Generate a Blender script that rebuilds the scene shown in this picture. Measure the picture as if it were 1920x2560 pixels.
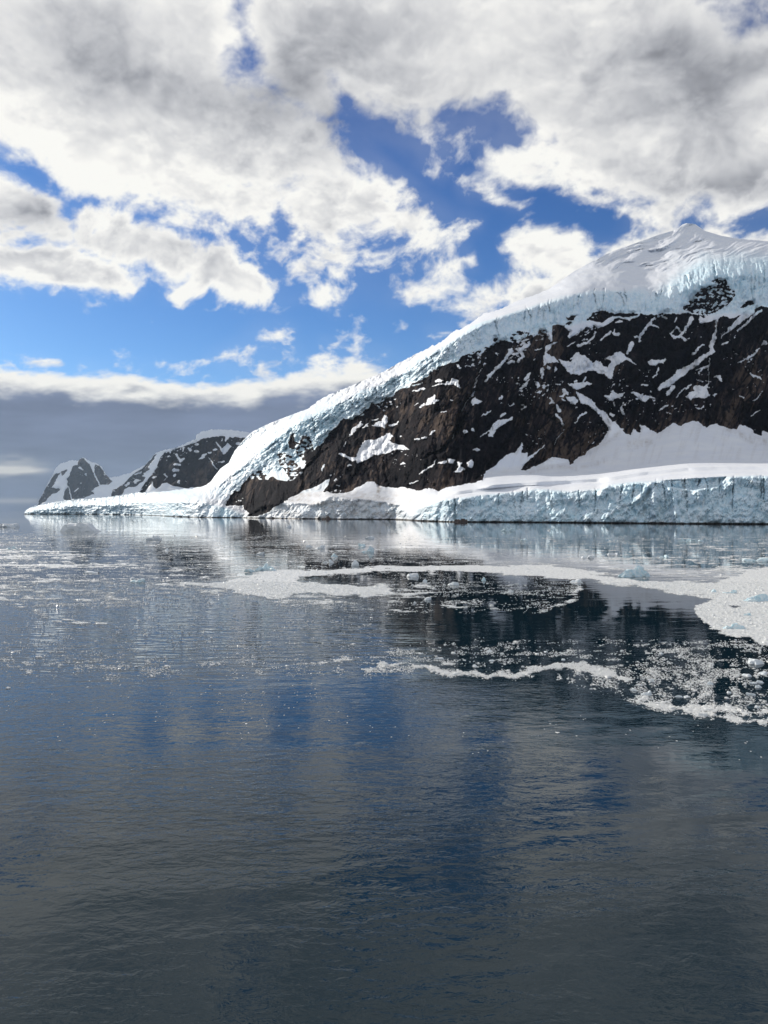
import bpy, math, random
import numpy as np

R = math.radians
F_PX, CX, HY, CAM_H = 1923.0, 960.0, 1277.0, 12.0     # lens in photo pixels, centre column, horizon row, eye height
scene = bpy.context.scene
for o in list(bpy.data.objects):
    bpy.data.objects.remove(o)
col = scene.collection

# ------------------------------------------------------------------ camera
cam_d = bpy.data.cameras.new('camera')
cam = bpy.data.objects.new('camera', cam_d)
col.objects.link(cam)
cam.location = (0, 0, CAM_H)
cam.rotation_euler = (R(90), 0, 0)
cam_d.sensor_fit = 'VERTICAL'
cam_d.sensor_height = 36.0
cam_d.sensor_width = 27.0
cam_d.lens = 36.0 * F_PX / 2560.0
cam_d.shift_y = -3.0 / 2560.0
cam_d.clip_start = 0.5
cam_d.clip_end = 60000
scene.camera = cam

SUN_AZ, SUN_EL = -46.0, 25.0          # degrees, azimuth from +Y (view direction), negative = left
sun_dir = (math.sin(R(SUN_AZ)) * math.cos(R(SUN_EL)), math.cos(R(SUN_AZ)) * math.cos(R(SUN_EL)), math.sin(R(SUN_EL)))

SUN_STRENGTH = 4.3
SKY_STRENGTH = 0.10
scene.view_settings.view_transform = 'Standard'
scene.view_settings.look = 'None'
scene.view_settings.gamma = 1
scene.view_settings.exposure = 0.12
scene.view_settings.use_curve_mapping = False

# ------------------------------------------------------------------ noise helpers
_tabs = {}
def vnoise(x, y, seed=0):
    if seed not in _tabs:
        _tabs[seed] = np.random.RandomState(seed + 11).uniform(-1, 1, (256, 256)).astype(np.float32)
    T = _tabs[seed]
    xf = np.floor(x); yf = np.floor(y)
    fx = (x - xf).astype(np.float32); fy = (y - yf).astype(np.float32)
    xi = xf.astype(np.int64) & 255; yi = yf.astype(np.int64) & 255
    x1 = (xi + 1) & 255; y1 = (yi + 1) & 255
    fx = fx * fx * fx * (fx * (fx * 6 - 15) + 10); fy = fy * fy * fy * (fy * (fy * 6 - 15) + 10)
    a = T[yi, xi]; b = T[yi, x1]; c = T[y1, xi]; d = T[y1, x1]
    return (a + (b - a) * fx) * (1 - fy) + (c + (d - c) * fx) * fy

def fbm(x, y, octs=5, seed=0, gain=0.5, ridged=False):
    x = np.asarray(x, np.float64); y = np.asarray(y, np.float64)
    s = 0; a = 1.0; t = 0
    for i in range(octs):
        n = vnoise(x + 17.3 * i, y - 9.1 * i, seed + i)
        if ridged:
            n = 1 - 2 * np.abs(n)
        s = s + n * a; t += a; a *= gain
        x, y = (x * 0.8 - y * 0.6) * 2.03, (x * 0.6 + y * 0.8) * 2.03
    return s / t

def sstep(a, b, x):
    t = np.clip((x - a) / (b - a), 0, 1)
    return t * t * (3 - 2 * t)

def poly_sd(px, py, poly):
    """signed distance to a polygon, positive inside"""
    P = np.array(poly, np.float64)
    d2 = np.full(px.shape, 1e12); ins = np.zeros(px.shape, bool)
    n = len(P)
    for i in range(n):
        ax, ay = P[i]; bx, by = P[(i + 1) % n]
        ex, ey = bx - ax, by - ay
        L = ex * ex + ey * ey + 1e-9
        t = np.clip(((px - ax) * ex + (py - ay) * ey) / L, 0, 1)
        dx = px - ax - t * ex; dy = py - ay - t * ey
        d2 = np.minimum(d2, dx * dx + dy * dy)
        if ay != by:
            c = ((ay > py) != (by > py)) & (px < (bx - ax) * (py - ay) / (by - ay) + ax)
            ins ^= c
    d = np.sqrt(d2)
    return np.where(ins, d, -d)

def strip_sd(px, py, pts):
    best = np.full(px.shape, -1e6)
    if len(pts) == 1:
        pts = pts + pts
    for (ax, ay, aw), (bx, by, bw) in zip(pts[:-1], pts[1:]):
        ex, ey = bx - ax, by - ay
        L = ex * ex + ey * ey + 1e-9
        t = np.clip(((px - ax) * ex + (py - ay) * ey) / L, 0, 1)
        d = np.hypot(px - ax - t * ex, py - ay - t * ey)
        best = np.maximum(best, (aw + (bw - aw) * t) * 0.5 - d)
    return best

# photo tiles in which outlines were read: (x0, y0, scale)
TILE = dict(A=(1520, 640, 4.1475), B=(1520, 900, 4.1475), C=(1150, 720, 4.1475), D=(1120, 980, 4.1475),
            E=(800, 820, 4.1475), F=(780, 1000, 4.1475), G=(480, 1000, 4.1475), H=(60, 1050, 3.607),
            K=(0, 1260, 1.728), L=(960, 1260, 1.728), W=(0, 0, 0.8641))
def cv(t, pts):
    x0, y0, s = TILE[t]
    return [(x0 + p[0] / s, y0 + p[1] / s) + tuple(w / s for w in p[2:]) for p in pts]

# ------------------------------------------------------------------ node helpers
def mat_new(name):
    m = bpy.data.materials.new(name); m.use_nodes = True
    nt = m.node_tree
    for n in list(nt.nodes): nt.nodes.remove(n)
    out = nt.nodes.new('ShaderNodeOutputMaterial')
    b = nt.nodes.new('ShaderNodeBsdfPrincipled')
    nt.links.new(b.outputs[0], out.inputs[0])
    return m, nt, b
def N(nt, t, **kw):
    n = nt.nodes.new(t)
    for k, v in kw.items(): setattr(n, k, v)
    return n
def setin(nt, sock, v):
    if isinstance(v, bpy.types.NodeSocket): nt.links.new(v, sock)
    elif v is not None: sock.default_value = v
def Mth(nt, op, a, b=None, c=None, clamp=False):
    n = N(nt, 'ShaderNodeMath', operation=op, use_clamp=clamp)
    for i, v in enumerate((a, b, c)):
        if v is not None: setin(nt, n.inputs[i], v)
    return n.outputs[0]
def Mix(nt, f, a, b):
    n = N(nt, 'ShaderNodeMix', data_type='RGBA')
    setin(nt, n.inputs[0], f); setin(nt, n.inputs[6], a); setin(nt, n.inputs[7], b)
    return n.outputs[2]
def Rng(nt, v, a, b, c=0.0, d=1.0, smooth=True):
    n = N(nt, 'ShaderNodeMapRange', interpolation_type='SMOOTHSTEP' if smooth else 'LINEAR')
    for i, q in enumerate((v, a, b, c, d)): setin(nt, n.inputs[i], q)
    return n.outputs[0]
def Noise(nt, vec, scale, detail=4, rough=0.5, dist=0.0):
    n = N(nt, 'ShaderNodeTexNoise')
    if vec is not None: setin(nt, n.inputs['Vector'], vec)
    n.inputs['Scale'].default_value = scale; n.inputs['Detail'].default_value = detail
    n.inputs['Roughness'].default_value = rough; n.inputs['Distortion'].default_value = dist
    return n.outputs[0]
def VScale(nt, vec, s):
    n = N(nt, 'ShaderNodeMapping'); setin(nt, n.inputs[0], vec); n.inputs['Scale'].default_value = s
    return n.outputs[0]
def rgb(r, g, b): return (r, g, b, 1)

# ------------------------------------------------------------------ sky with its cloud layer
def smooth_polys(fieldx, fieldy, polys):
    best = np.full(fieldx.shape, -1e6)
    for p in polys: best = np.maximum(best, poly_sd(fieldx, fieldy, p))
    return best

def build_cloud_image():
    # rows: elevation 0..90 deg, columns: azimuth -180..180 (0 = view direction)
    W, H = 5760, 1440            # 16 px per degree
    az0, az1, el1 = -48, 48, 56  # part computed at full detail
    def fields(az, el, big):
        a = np.radians(az); e = np.radians(el)
        ca = np.maximum(np.cos(a), 0.05)
        px = CX + F_PX * np.tan(np.clip(a, -1.45, 1.45))
        py = HY - F_PX * np.tan(np.minimum(e, 1.4)) / ca
        dx, dy, dz = np.sin(a) * np.cos(e), np.cos(a) * np.cos(e), np.sin(e)
        k = 1.0 / (dz + 0.16)
        return px / 1.1573, py / 1.1573, dx * k, dy * k     # display coords (photo 1659 wide) and cloud-plane coords
    clouds = [
        [(-900,-900),(530,-900),(525,40),(545,130),(640,200),(760,240),(790,320),(880,390),(950,460),(1000,540),(1030,580),(960,582),(870,545),(780,560),(725,595),(680,590),(640,560),(575,515),(540,500),(480,505),(430,500),(340,490),(280,455),(200,435),(140,430),(105,370),(60,350),(0,335),(-900,250)],
        [(470,-100),(720,-100),(770,240),(800,330),(700,300),(560,190)],
        [(0,372),(-900,340),(-900,480),(0,530),(60,520),(150,525),(160,480),(110,430),(50,395)],
        [(150,465),(230,450),(330,500),(440,520),(520,560),(555,585),(590,650),(530,640),(450,600),(370,585),(300,560),(230,560),(170,520)],
        [(-900,520),(0,530),(100,530),(200,550),(265,585),(285,628),(220,628),(100,600),(0,590),(-900,600)],
        [(520,-900),(2600,-900),(2600,560),(1659,480),(1590,485),(1500,505),(1360,490),(1330,440),(1240,430),(1180,385),(1100,400),(1060,350),(1105,285),(1080,245),(1000,290),(945,375),(890,340),(830,285),(750,240),(690,215),(610,190),(540,60)],
        [(1090,520),(1140,490),(1230,498),(1272,530),(1250,575),(1190,600),(1130,580)],
        [(955,665),(1050,618),(1150,598),(1230,600),(1200,660),(1100,680),(1010,690)],
        [(1000,480),(1050,470),(1045,500),(1010,500)],
        [(1000,400),(1040,390),(1140,440),(1130,465),(1060,450)],
        [(1300,545),(1450,480),(1800,480),(1800,620),(1400,620)],
    ]
    wisps = [
        ([(850,642),(880,618),(965,622),(955,642)], 0.75), ([(450,772),(500,735),(545,722),(600,740),(640,750),(625,790),(560,815),(500,790)], 0.55),
        ([(535,722),(560,705),(625,708),(620,728),(560,732)], 0.9),
        ([(640,812),(700,785),(770,765),(825,768),(800,800),(740,830),(660,835)], 0.85),
        ([(685,640),(700,630),(738,650),(725,665)], 0.9), ([(600,670),(625,640),(690,635),(640,655)], 0.5), ([(850,572),(885,568),(885,585),(860,585)], 0.75),
        ([(925,708),(970,712),(970,722),(930,718)], 0.5), ([(360,643),(380,640),(378,650),(360,650)], 0.7),
        ([(50,765),(90,760),(130,780),(70,790)], 0.4), ([(560,500),(620,505),(640,560),(600,570)], 0.35), ([(700,735),(735,740),(720,745)], 0.6),
        ([(170,780),(230,785),(215,800),(170,800)], 0.35),
        ([(1270,560),(1340,540),(1400,580),(1290,620)], 0.5),
    ]
    holes = [([(1500,-60),(1800,-60),(1800,70),(1560,90),(1510,40)], 0.75), ([(1440,230),(1470,215),(1480,260),(1400,330),(1385,310)], 0.55), ([(545,-80),(590,-60),(630,120),(600,150),(555,90)], 0.02),
             ([(1430,330),(1520,300),(1530,360),(1440,380)], 0.4), ([(760,240),(1090,280),(1060,250),(840,200)], 0.35), ([(1560,150),(1690,160),(1690,330),(1600,300)], 0.5),
             ([(1600,480),(1760,455),(1760,540),(1560,520)], 0.7), ([(-20,345),(60,360),(120,420),(60,385),(-20,370)], 0.5), ([(620,480),(665,478),(660,505),(625,500)], 0.6), ([(790,310),(1000,300),(1090,420),(1120,470),(1060,560),(1000,500),(930,420),(860,370)], 0.35), ([(1040,400),(1180,405),(1330,450),(1340,482),(1230,488),(1095,500),(1075,590),(1020,620),(1015,500)], 0.75), ([(0,640),(1000,650),(900,760),(640,740),(0,790)], 0.5)]

    def compute(az, el, fine):
        wx, wy, cx, cy = fields(az, el, fine)
        # layout at quarter resolution
        st = 4 if fine else 2
        lx, ly = wx[::st, ::st], wy[::st, ::st]
        q = lambda A: A
        def up(A):
            h, w = wx.shape
            yy = np.minimum(np.arange(h) / st, A.shape[0] - 1.001); xx = np.minimum(np.arange(w) / st, A.shape[1] - 1.001)
            yi = yy.astype(int); xi = xx.astype(int); fy = (yy - yi)[:, None]; fx = (xx - xi)[None]
            return ((A[yi][:, xi] * (1 - fx) + A[yi][:, xi + 1] * fx) * (1 - fy) + (A[yi + 1][:, xi] * (1 - fx) + A[yi + 1][:, xi + 1] * fx) * fy)
        cov = np.full(lx.shape, -2.2)
        for i_, p_ in enumerate(clouds):
            sc_ = (42, 34, 16, 16, 13, 46, 24, 20, 12, 14, 20)[i_]; d_ = (poly_sd(lx, ly, p_) + (6, 4, 16, 18, 12, 8, 2, 2, 2, 2, 0)[i_]) / sc_
            cov = np.maximum(cov, np.clip(np.where(d_ < 0, d_ * sc_ / 34.0, d_), -2.2, 2.2))
        for p, s in wisps:
            d = poly_sd(lx, ly, p); cov = np.maximum(cov, np.clip(d / 16.0, -2.2, 1) * 0.6 - 0.9 + s * 1.35)
        for p, s in holes:
            d = poly_sd(lx, ly, p); cov = cov - s * 2.0 * sstep(-45, 45, d)
        # bank on the horizon
        topy = np.interp(lx, [-900, 0, 60, 200, 330, 480, 650, 760, 900, 1200, 2600], [780, 800, 796, 812, 818, 828, 812, 790, 800, 790, 780])
        bank = np.clip((ly - topy) / 14.0, -3, 3)
        # outside the traced part: broken cloud everywhere
        far = np.maximum(sstep(1250, 2100, np.abs(lx - 830)), sstep(-60, -500, ly))
        gen = fbm(cx[::st, ::st] * 1.1 + 5, cy[::st, ::st] * 1.1, 3, 77) * 2.6 - 0.1
        cov = cov * (1 - far) + gen * far
        cov = up(cov); bank = up(bank)
        dg = 1.0 / 2.2
        hx = np.clip(az, -400, 400) / 7.0; hy = el / 6.0
        w1 = fbm(hx * .9, hy * .9, 5, 3); w2 = fbm(hx * .9 + 40, hy * .9, 5, 9)
        qx, qy = hx + 0.20 * w1, hy + 0.20 * w2
        n = fbm(qx * 1.15 + qy * 0.4, qy * 1.6, 8, 21, 0.58)
        n2 = fbm(qx * 3.6 - qy * 1.0, qy * 4.6, 6, 33, 0.62)
        soft = sstep(650, 100, wy)                       # overhead cloud is nearer and softer
        t = cov + n * (2.3 - 0.6 * soft) + n2 * (2.3 - 1.3 * soft)
        dens = np.maximum(sstep(-0.75, 1.35, t + 0.12), (0.04 + 0.10 * soft) * sstep(-2.0, 0.4, cov + 1.2 * w1))
        thick = np.clip(t, 0, 3.2) / 3.2
        bn = fbm(wx / 60.0, wy / 22.0, 6, 51)
        bd = sstep(-0.6, 0.9, bank + bn * 1.6)
        # brightness of the cloud
        sh = 1.02 - 0.33 * sstep(0.30, 0.95, thick) - 0.10 * w2 * sstep(.3, .8, thick) + 0.14 * n * 1.3 + 0.07 * n2
        lit = fbm((qx + .10) * 1.1 + (qy - .10) * 0.35, (qy - .10) * 1.5, 5, 21, 0.58) - fbm(qx * 1.1 + qy * 0.35, qy * 1.5, 5, 21, 0.58)
        sh = sh - 0.55 * lit * (1 - 0.5 * soft)
        for gx, gy, r1, r2, s in [(170, 110, 150, 80, .30), (430, 190, 190, 60, .24), (280, 150, 150, 60, .12), (600, 250, 180, 60, .28), (700, 130, 170, 110, .22), (640, 160, 90, 90, .2), (30, 455, 70, 45, .42), (620, 330, 250, 40, .10),
                                  (60, 40, 200, 40, .1), (1230, 140, 260, 90, .12), (1480, 250, 160, 200, .22), (1600, 130, 200, 150, .28), (900, 60, 200, 60, .1), (1450, 420, 300, 35, .12), (820, 250, 120, 60, .25), (500, 20, 200, 40, .1), (1000, 200, 150, 50, .12), (1650, 420, 120, 60, .14)]:
            sh = sh - s * np.exp(-((wx - gx + 60 * w1) / r1) ** 2 - ((wy - gy + 50 * w2) / r2) ** 2)
        for gx, gy, r1, r2, s in [(30, 260, 150, 110, .16), (250, 400, 260, 70, .12), (850, 500, 200, 60, .08), (500, 150, 60, 60, .1), (1100, 300, 120, 60, .06)]:
            sh = sh + s * np.exp(-((wx - gx) / r1) ** 2 - ((wy - gy) / r2) ** 2)
        sh = sh * (1 - 0.50 * sstep(32, 54, el))  # unseen overhead cloud dimmed so the near water reflects darker
        sh = np.clip(sh, 0.22, 1.0)
        warm = np.clip(sh - 0.35, 0, 1)
        R_ = sh * (0.93 + 0.12 * warm); G_ = sh * (0.955 + 0.06 * warm); B_ = sh * (1.04 - 0.14 * warm)
        # bank colours: white crest, slate body
        by = wy - np.interp(wx, [-900, 0, 60, 200, 330, 480, 650, 760, 900, 2600], [780, 800, 796, 812, 818, 828, 812, 790, 800, 780])
        core = sstep(16, 62, by + 26 * bn)
        slit = np.exp(-((wy - 1017 - 4 * vnoise(wx / 50, wy / 8, 5)) / 7.5) ** 2) * sstep(125, 60, wx) * (1.0 + 0.4 * bn)
        slit2 = np.exp(-((wy - 1005 - 8 * vnoise(wx / 30, wy / 8, 15)) / 16.0) ** 2) * sstep(140, 20, wx) * 0.45 + 0.3 * np.exp(-((wy - 1082) / 6.0) ** 2) * sstep(120, 60, wx)
        lowg = fbm(wx / 170.0, wy / 34.0, 4, 61)
        bs = 0.150 + 0.075 * sstep(1060, 880, wy) + 0.065 * lowg + 0.03 * sstep(80, 500, wx)
        bs = bs * 0.88
        bc = [0.97 * (1 - core) + bs * 0.80 * core, 0.955 * (1 - core) + bs * 1.00 * core, 0.90 * (1 - core) + bs * 1.52 * core]
        bc = [c * (1 - np.clip(slit + slit2, 0, 1)) + v * np.clip(slit + slit2, 0, 1) for c, v in zip(bc, (0.62, 0.60, 0.56))]
        A_ = dens
        A2 = bd
        outA = A2 + A_ * (1 - A2)
        ia = 1 / np.maximum(outA, 1e-3)
        R_ = (bc[0] * A2 + R_ * A_ * (1 - A2)) * ia
        G_ = (bc[1] * A2 + G_ * A_ * (1 - A2)) * ia
        B_ = (bc[2] * A2 + B_ * A_ * (1 - A2)) * ia
        return np.stack([R_, G_, B_, outA], -1).astype(np.float32)

    c = 3
    azc = -180 + (np.arange(W // c) + 0.5) * 360.0 * c / W
    elc = (np.arange(H // c) + 0.5) * 90.0 * c / H
    AZ, EL = np.meshgrid(azc, elc)
    low = compute(AZ, EL, False)
    img = np.repeat(np.repeat(low, c, 0), c, 1)
    i0, i1, j1 = int((az0 + 180) / 360 * W), int((az1 + 180) / 360 * W), int(el1 / 90 * H)
    AZ, EL = np.meshgrid(-180 + (np.arange(i0, i1) + 0.5) * 360.0 / W, (np.arange(j1) + 0.5) * 90.0 / H)
    img[:j1, i0:i1] = compute(AZ, EL, True)
    img = np.clip(img, 0, 1)
    im = bpy.data.images.new('cloud_cover', W, H, alpha=True, float_buffer=False)
    im.colorspace_settings.name = 'Non-Color'
    im.alpha_mode = 'CHANNEL_PACKED'
    im.pixels.foreach_set(np.sqrt(img).ravel())
    im.update(); im.pack()
    return im

world = bpy.data.worlds.new("World")
scene.world = world
world.use_nodes = True
nt = world.node_tree
for n in list(nt.nodes): nt.nodes.remove(n)
wout = N(nt, 'ShaderNodeOutputWorld'); bg = N(nt, 'ShaderNodeBackground')
nt.links.new(bg.outputs[0], wout.inputs[0])
sky = N(nt, 'ShaderNodeTexSky', sky_type='NISHITA', sun_disc=False)
sky.sun_elevation = R(SUN_EL); sky.sun_rotation = R(SUN_AZ)
sky.air_density = 1.0; sky.dust_density = 0.3; sky.ozone_density = 3.0; sky.altitude = 0
tc = N(nt, 'ShaderNodeTexCoord'); sep = N(nt, 'ShaderNodeSeparateXYZ')
nt.links.new(tc.outputs['Generated'], sep.inputs[0])
az = Mth(nt, 'ARCTAN2', sep.outputs[0], sep.outputs[1])
el = Mth(nt, 'ARCSINE', Mth(nt, 'MAXIMUM', sep.outputs[2], 0.0008))
u = Mth(nt, 'MULTIPLY_ADD', az, 1 / (2 * math.pi), 0.5)
v = Mth(nt, 'MULTIPLY', el, 2 / math.pi)
comb = N(nt, 'ShaderNodeCombineXYZ'); nt.links.new(u, comb.inputs[0]); nt.links.new(v, comb.inputs[1])
tex = N(nt, 'ShaderNodeTexImage', extension='EXTEND', interpolation='Linear')
tex.image = build_cloud_image()
nt.links.new(comb.outputs[0], tex.inputs[0])
sq = N(nt, 'ShaderNodeVectorMath', operation='MULTIPLY'); nt.links.new(tex.outputs[0], sq.inputs[0]); nt.links.new(tex.outputs[0], sq.inputs[1])
gain = N(nt, 'ShaderNodeVectorMath', operation='SCALE'); nt.links.new(sq.outputs[0], gain.inputs[0]); gain.inputs['Scale'].default_value = 0.90 / SKY_STRENGTH
alpha = Mth(nt, 'MULTIPLY', tex.outputs[1], tex.outputs[1])
tint = N(nt, 'ShaderNodeVectorMath', operation='MULTIPLY'); nt.links.new(sky.outputs[0], tint.inputs[0])
nt.links.new(Mix(nt, Rng(nt, sep.outputs[2], 0.10, 0.50, smooth=False), (0.44, 0.71, 1.0, 1), (0.15, 0.38, 0.74, 1)), tint.inputs[1])
skycol = Mix(nt, alpha, tint.outputs[0], gain.outputs[0])
nt.links.new(skycol, bg.inputs[0])
bg.inputs[1].default_value = SKY_STRENGTH

sun_l = bpy.data.lights.new('sun', 'SUN')
sun_l.energy = SUN_STRENGTH; sun_l.angle = R(0.5); sun_l.color = (1.0, 0.93, 0.82)
sun = bpy.data.objects.new('sun', sun_l); col.objects.link(sun)
from mathutils import Vector
sun.rotation_euler = Vector(sun_dir).to_track_quat('Z', 'Y').to_euler()
scene.cycles.max_bounces = 6
scene.cycles.diffuse_bounces = 3
scene.cycles.glossy_bounces = 3
scene.cycles.sample_clamp_indirect = 6
scene.cycles.use_denoising = True

# ------------------------------------------------------------------ materials
def terrain_material(name, far=1.0, px_m=1.0):
    """snow, blue ice, rock and dirt mixed by the surface attributes of the mesh"""
    m, nt, b = mat_new(name)
    geo = N(nt, 'ShaderNodeNewGeometry'); pos = geo.outputs['Position']
    def att(n_): a = N(nt, 'ShaderNodeAttribute', attribute_name=n_); return a.outputs['Fac']
    rock_a, ice_a, dirt_a = att('rock'), att('ice'), att('dirt')
    n1 = Noise(nt, pos, 0.03 * far, 6, 0.6); n2 = Noise(nt, pos, 0.16 * far, 5, 0.62)
    n3 = Noise(nt, VScale(nt, pos, (1, 1, 0.35)), 0.09 * far, 6, 0.6, 0.6)
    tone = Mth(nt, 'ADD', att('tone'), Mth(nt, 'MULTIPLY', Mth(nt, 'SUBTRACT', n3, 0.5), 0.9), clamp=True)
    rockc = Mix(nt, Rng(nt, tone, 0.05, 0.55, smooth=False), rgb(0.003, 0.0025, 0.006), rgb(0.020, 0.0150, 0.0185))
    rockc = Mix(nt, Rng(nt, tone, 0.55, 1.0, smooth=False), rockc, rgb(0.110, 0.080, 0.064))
    rockc = Mix(nt, Rng(nt, n1, 0.55, 0.70, 0, 0.5), rockc, rgb(0.030, 0.018, 0.021))
    snowc = Mix(nt, Rng(nt, n1, 0.3, 0.7), rgb(0.83, 0.85, 0.88), rgb(0.76, 0.79, 0.85))
    icec = Mix(nt, Rng(nt, n2, 0.35, 0.7), rgb(0.56, 0.76, 0.86), rgb(0.80, 0.90, 0.95))
    deep = Mix(nt, Rng(nt, Noise(nt, pos, 0.07 * far, 5, 0.65, 0.4), 0.60, 0.74, 0, 0.8), icec, rgb(0.32, 0.54, 0.68))
    c = Mix(nt, ice_a, snowc, deep)
    c = Mix(nt, Mth(nt, 'MULTIPLY', dirt_a, Rng(nt, n2, 0.38, 0.62, 0.35, 1.0)), c, rgb(0.34, 0.29, 0.24))
    edge = Mth(nt, 'ADD', rock_a, Mth(nt, 'MULTIPLY', Mth(nt, 'SUBTRACT', n2, 0.5), 0.5))
    rk = Rng(nt, edge, 0.42, 0.58)
    c = Mix(nt, rk, c, rockc)
    sp = N(nt, 'ShaderNodeSeparateXYZ'); nt.links.new(pos, sp.inputs[0])
    waterline_band = Rng(nt, Mth(nt, 'ADD', sp.outputs[2], Mth(nt, 'MULTIPLY', Mth(nt, 'SUBTRACT', n2, 0.5), -2.4)), 1.6, 0.9)
    c = Mix(nt, waterline_band, c, rgb(0.035, 0.03, 0.028))  # thin dark uneven band just above the waterline
    nt.links.new(c, b.inputs['Base Color'])
    nt.links.new(Rng(nt, rk, 0, 1, 0.62, 0.85), b.inputs['Roughness'])
    nt.links.new(Rng(nt, rk, 0, 1, 0.3, 0.04), b.inputs['Specular IOR Level'])
    bump = N(nt, 'ShaderNodeBump'); bump.inputs['Strength'].default_value = 1.0
    hr = Mth(nt, 'MULTIPLY', Noise(nt, pos, 0.12 * far, 9, 0.68), 9.0 / far)
    hs = Mth(nt, 'MULTIPLY', n2, 0.8 / far)
    hi = Mth(nt, 'MULTIPLY', Noise(nt, VScale(nt, pos, (1, 1, 0.5)), 0.09 * far, 6, 0.55), 3.0 / far)
    hsnow = N(nt, 'ShaderNodeMix', data_type='FLOAT'); nt.links.new(ice_a, hsnow.inputs[0]); nt.links.new(hs, hsnow.inputs[2]); nt.links.new(hi, hsnow.inputs[3])
    hh = N(nt, 'ShaderNodeMix', data_type='FLOAT'); nt.links.new(rk, hh.inputs[0]); nt.links.new(hsnow.outputs[0], hh.inputs[2]); nt.links.new(hr, hh.inputs[3])
    nt.links.new(hh.outputs[0], bump.inputs['Height']); bump.inputs['Distance'].default_value = 1.0
    nt.links.new(bump.outputs[0], b.inputs['Normal'])
    return m

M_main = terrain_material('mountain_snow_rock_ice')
M_far = terrain_material('far_snow_rock', 0.22)

def water_material():
    m, nt, b = mat_new('sea_water')
    geo = N(nt, 'ShaderNodeNewGeometry'); pos = geo.outputs['Position']
    b.inputs['Base Color'].default_value = (0.0018, 0.014, 0.023, 1)
    b.inputs['Roughness'].default_value = 0.015
    b.inputs['IOR'].default_value = 1.333
    rot = N(nt, 'ShaderNodeMapping'); nt.links.new(pos, rot.inputs[0]); rot.inputs['Rotation'].default_value = (0, 0, R(8)); rot.inputs['Scale'].default_value = (0.55, 1.0, 1.0)
    p = rot.outputs[0]
    patch = Noise(nt, VScale(nt, pos, (0.6, 1, 1)), 0.035, 4, 0.55, 1.2)
    patch2 = Noise(nt, VScale(nt, pos, (0.7, 1, 1)), 0.16, 3, 0.5, 0.8)
    amt = Mth(nt, 'MULTIPLY', Rng(nt, patch, 0.38, 0.60, 0.06, 1.35), Rng(nt, patch2, 0.3, 0.65, 0.55, 1.15))
    sp = N(nt, 'ShaderNodeSeparateXYZ'); nt.links.new(pos, sp.inputs[0])
    calm = Rng(nt, sp.outputs[1], 32, 110, 1.0, 0.12)
    h1 = Mth(nt, 'MULTIPLY', Noise(nt, p, 2.6, 3, 0.55, 0.5), 0.028)
    h2 = Mth(nt, 'MULTIPLY', Noise(nt, p, 0.75, 3, 0.5, 0.7), 0.028)
    h3 = Mth(nt, 'MULTIPLY', Noise(nt, p, 0.16, 2, 0.5, 0.5), 0.050)
    p4 = N(nt, 'ShaderNodeMapping'); nt.links.new(pos, p4.inputs[0]); p4.inputs['Rotation'].default_value = (0, 0, R(-6)); p4.inputs['Scale'].default_value = (0.16, 0.55, 1.0)
    h4 = Mth(nt, 'MULTIPLY', Mth(nt, 'MULTIPLY', Noise(nt, p4.outputs[0], 1.0, 3, 0.5, 0.6), Rng(nt, patch, 0.4, 0.62, 0.15, 1.2)), 0.028)
    h3 = Mth(nt, 'ADD', h3, h4)
    breeze = Mth(nt, 'MULTIPLY', Rng(nt, sp.outputs[0], 10, -14), Mth(nt, 'MULTIPLY', Rng(nt, sp.outputs[1], 44, 66), Rng(nt, sp.outputs[1], 150, 92)))
    p5 = N(nt, 'ShaderNodeMapping'); nt.links.new(pos, p5.inputs[0]); p5.inputs['Scale'].default_value = (0.30, 1.0, 1.0)
    h5 = Mth(nt, 'MULTIPLY', Mth(nt, 'MULTIPLY', Noise(nt, p5.outputs[0], 1.0, 3, 0.5, 0.5), breeze), 0.20)
    h3 = Mth(nt, 'ADD', h3, h5)
    h = Mth(nt, 'ADD', Mth(nt, 'MULTIPLY', Mth(nt, 'ADD', h1, h2), Mth(nt, 'MULTIPLY', amt, calm)), h3)
    bump = N(nt, 'ShaderNodeBump'); bump.inputs['Strength'].default_value = 1.0; bump.inputs['Distance'].default_value = 1.0
    # ripples die down in the lee of the drifting ice
    lee = Mth(nt, 'MULTIPLY', Rng(nt, sp.outputs[0], -12, 4), Rng(nt, sp.outputs[1], 46, 62))
    h = Mth(nt, 'MULTIPLY', h, Mth(nt, 'MULTIPLY_ADD', lee, -0.56, 1.0))
    nt.links.new(h, bump.inputs['Height']); nt.links.new(bump.outputs[0], b.inputs['Normal'])
    return m

def ice_material(name, c1, c2, rough=0.45, sc=3.0, thin=0.15):
    m, nt, b = mat_new(name)
    geo = N(nt, 'ShaderNodeNewGeometry'); pos = geo.outputs['Position']
    n1 = Noise(nt, pos, sc, 5, 0.6)
    nt.links.new(Mix(nt, Rng(nt, n1, 0.35, 0.65), rgb(*c1), rgb(*c2)), b.inputs['Base Color'])
    b.inputs['Roughness'].default_value = rough
    tr = N(nt, 'ShaderNodeBsdfTranslucent'); tr.inputs[0].default_value = (0.93, 0.95, 0.95, 1)
    mx = N(nt, 'ShaderNodeMixShader'); mx.inputs[0].default_value = thin
    out = [n for n in nt.nodes if n.type == 'OUTPUT_MATERIAL'][0]
    nt.links.new(b.outputs[0], mx.inputs[1]); nt.links.new(tr.outputs[0], mx.inputs[2]); nt.links.new(mx.outputs[0], out.inputs[0])
    b.inputs['IOR'].default_value = 1.31
    bump = N(nt, 'ShaderNodeBump'); bump.inputs['Strength'].default_value = 0.6; bump.inputs['Distance'].default_value = 0.05
    nt.links.new(Noise(nt, pos, sc * 2, 5, 0.6), bump.inputs['Height']); nt.links.new(bump.outputs[0], b.inputs['Normal'])
    return m
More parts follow.
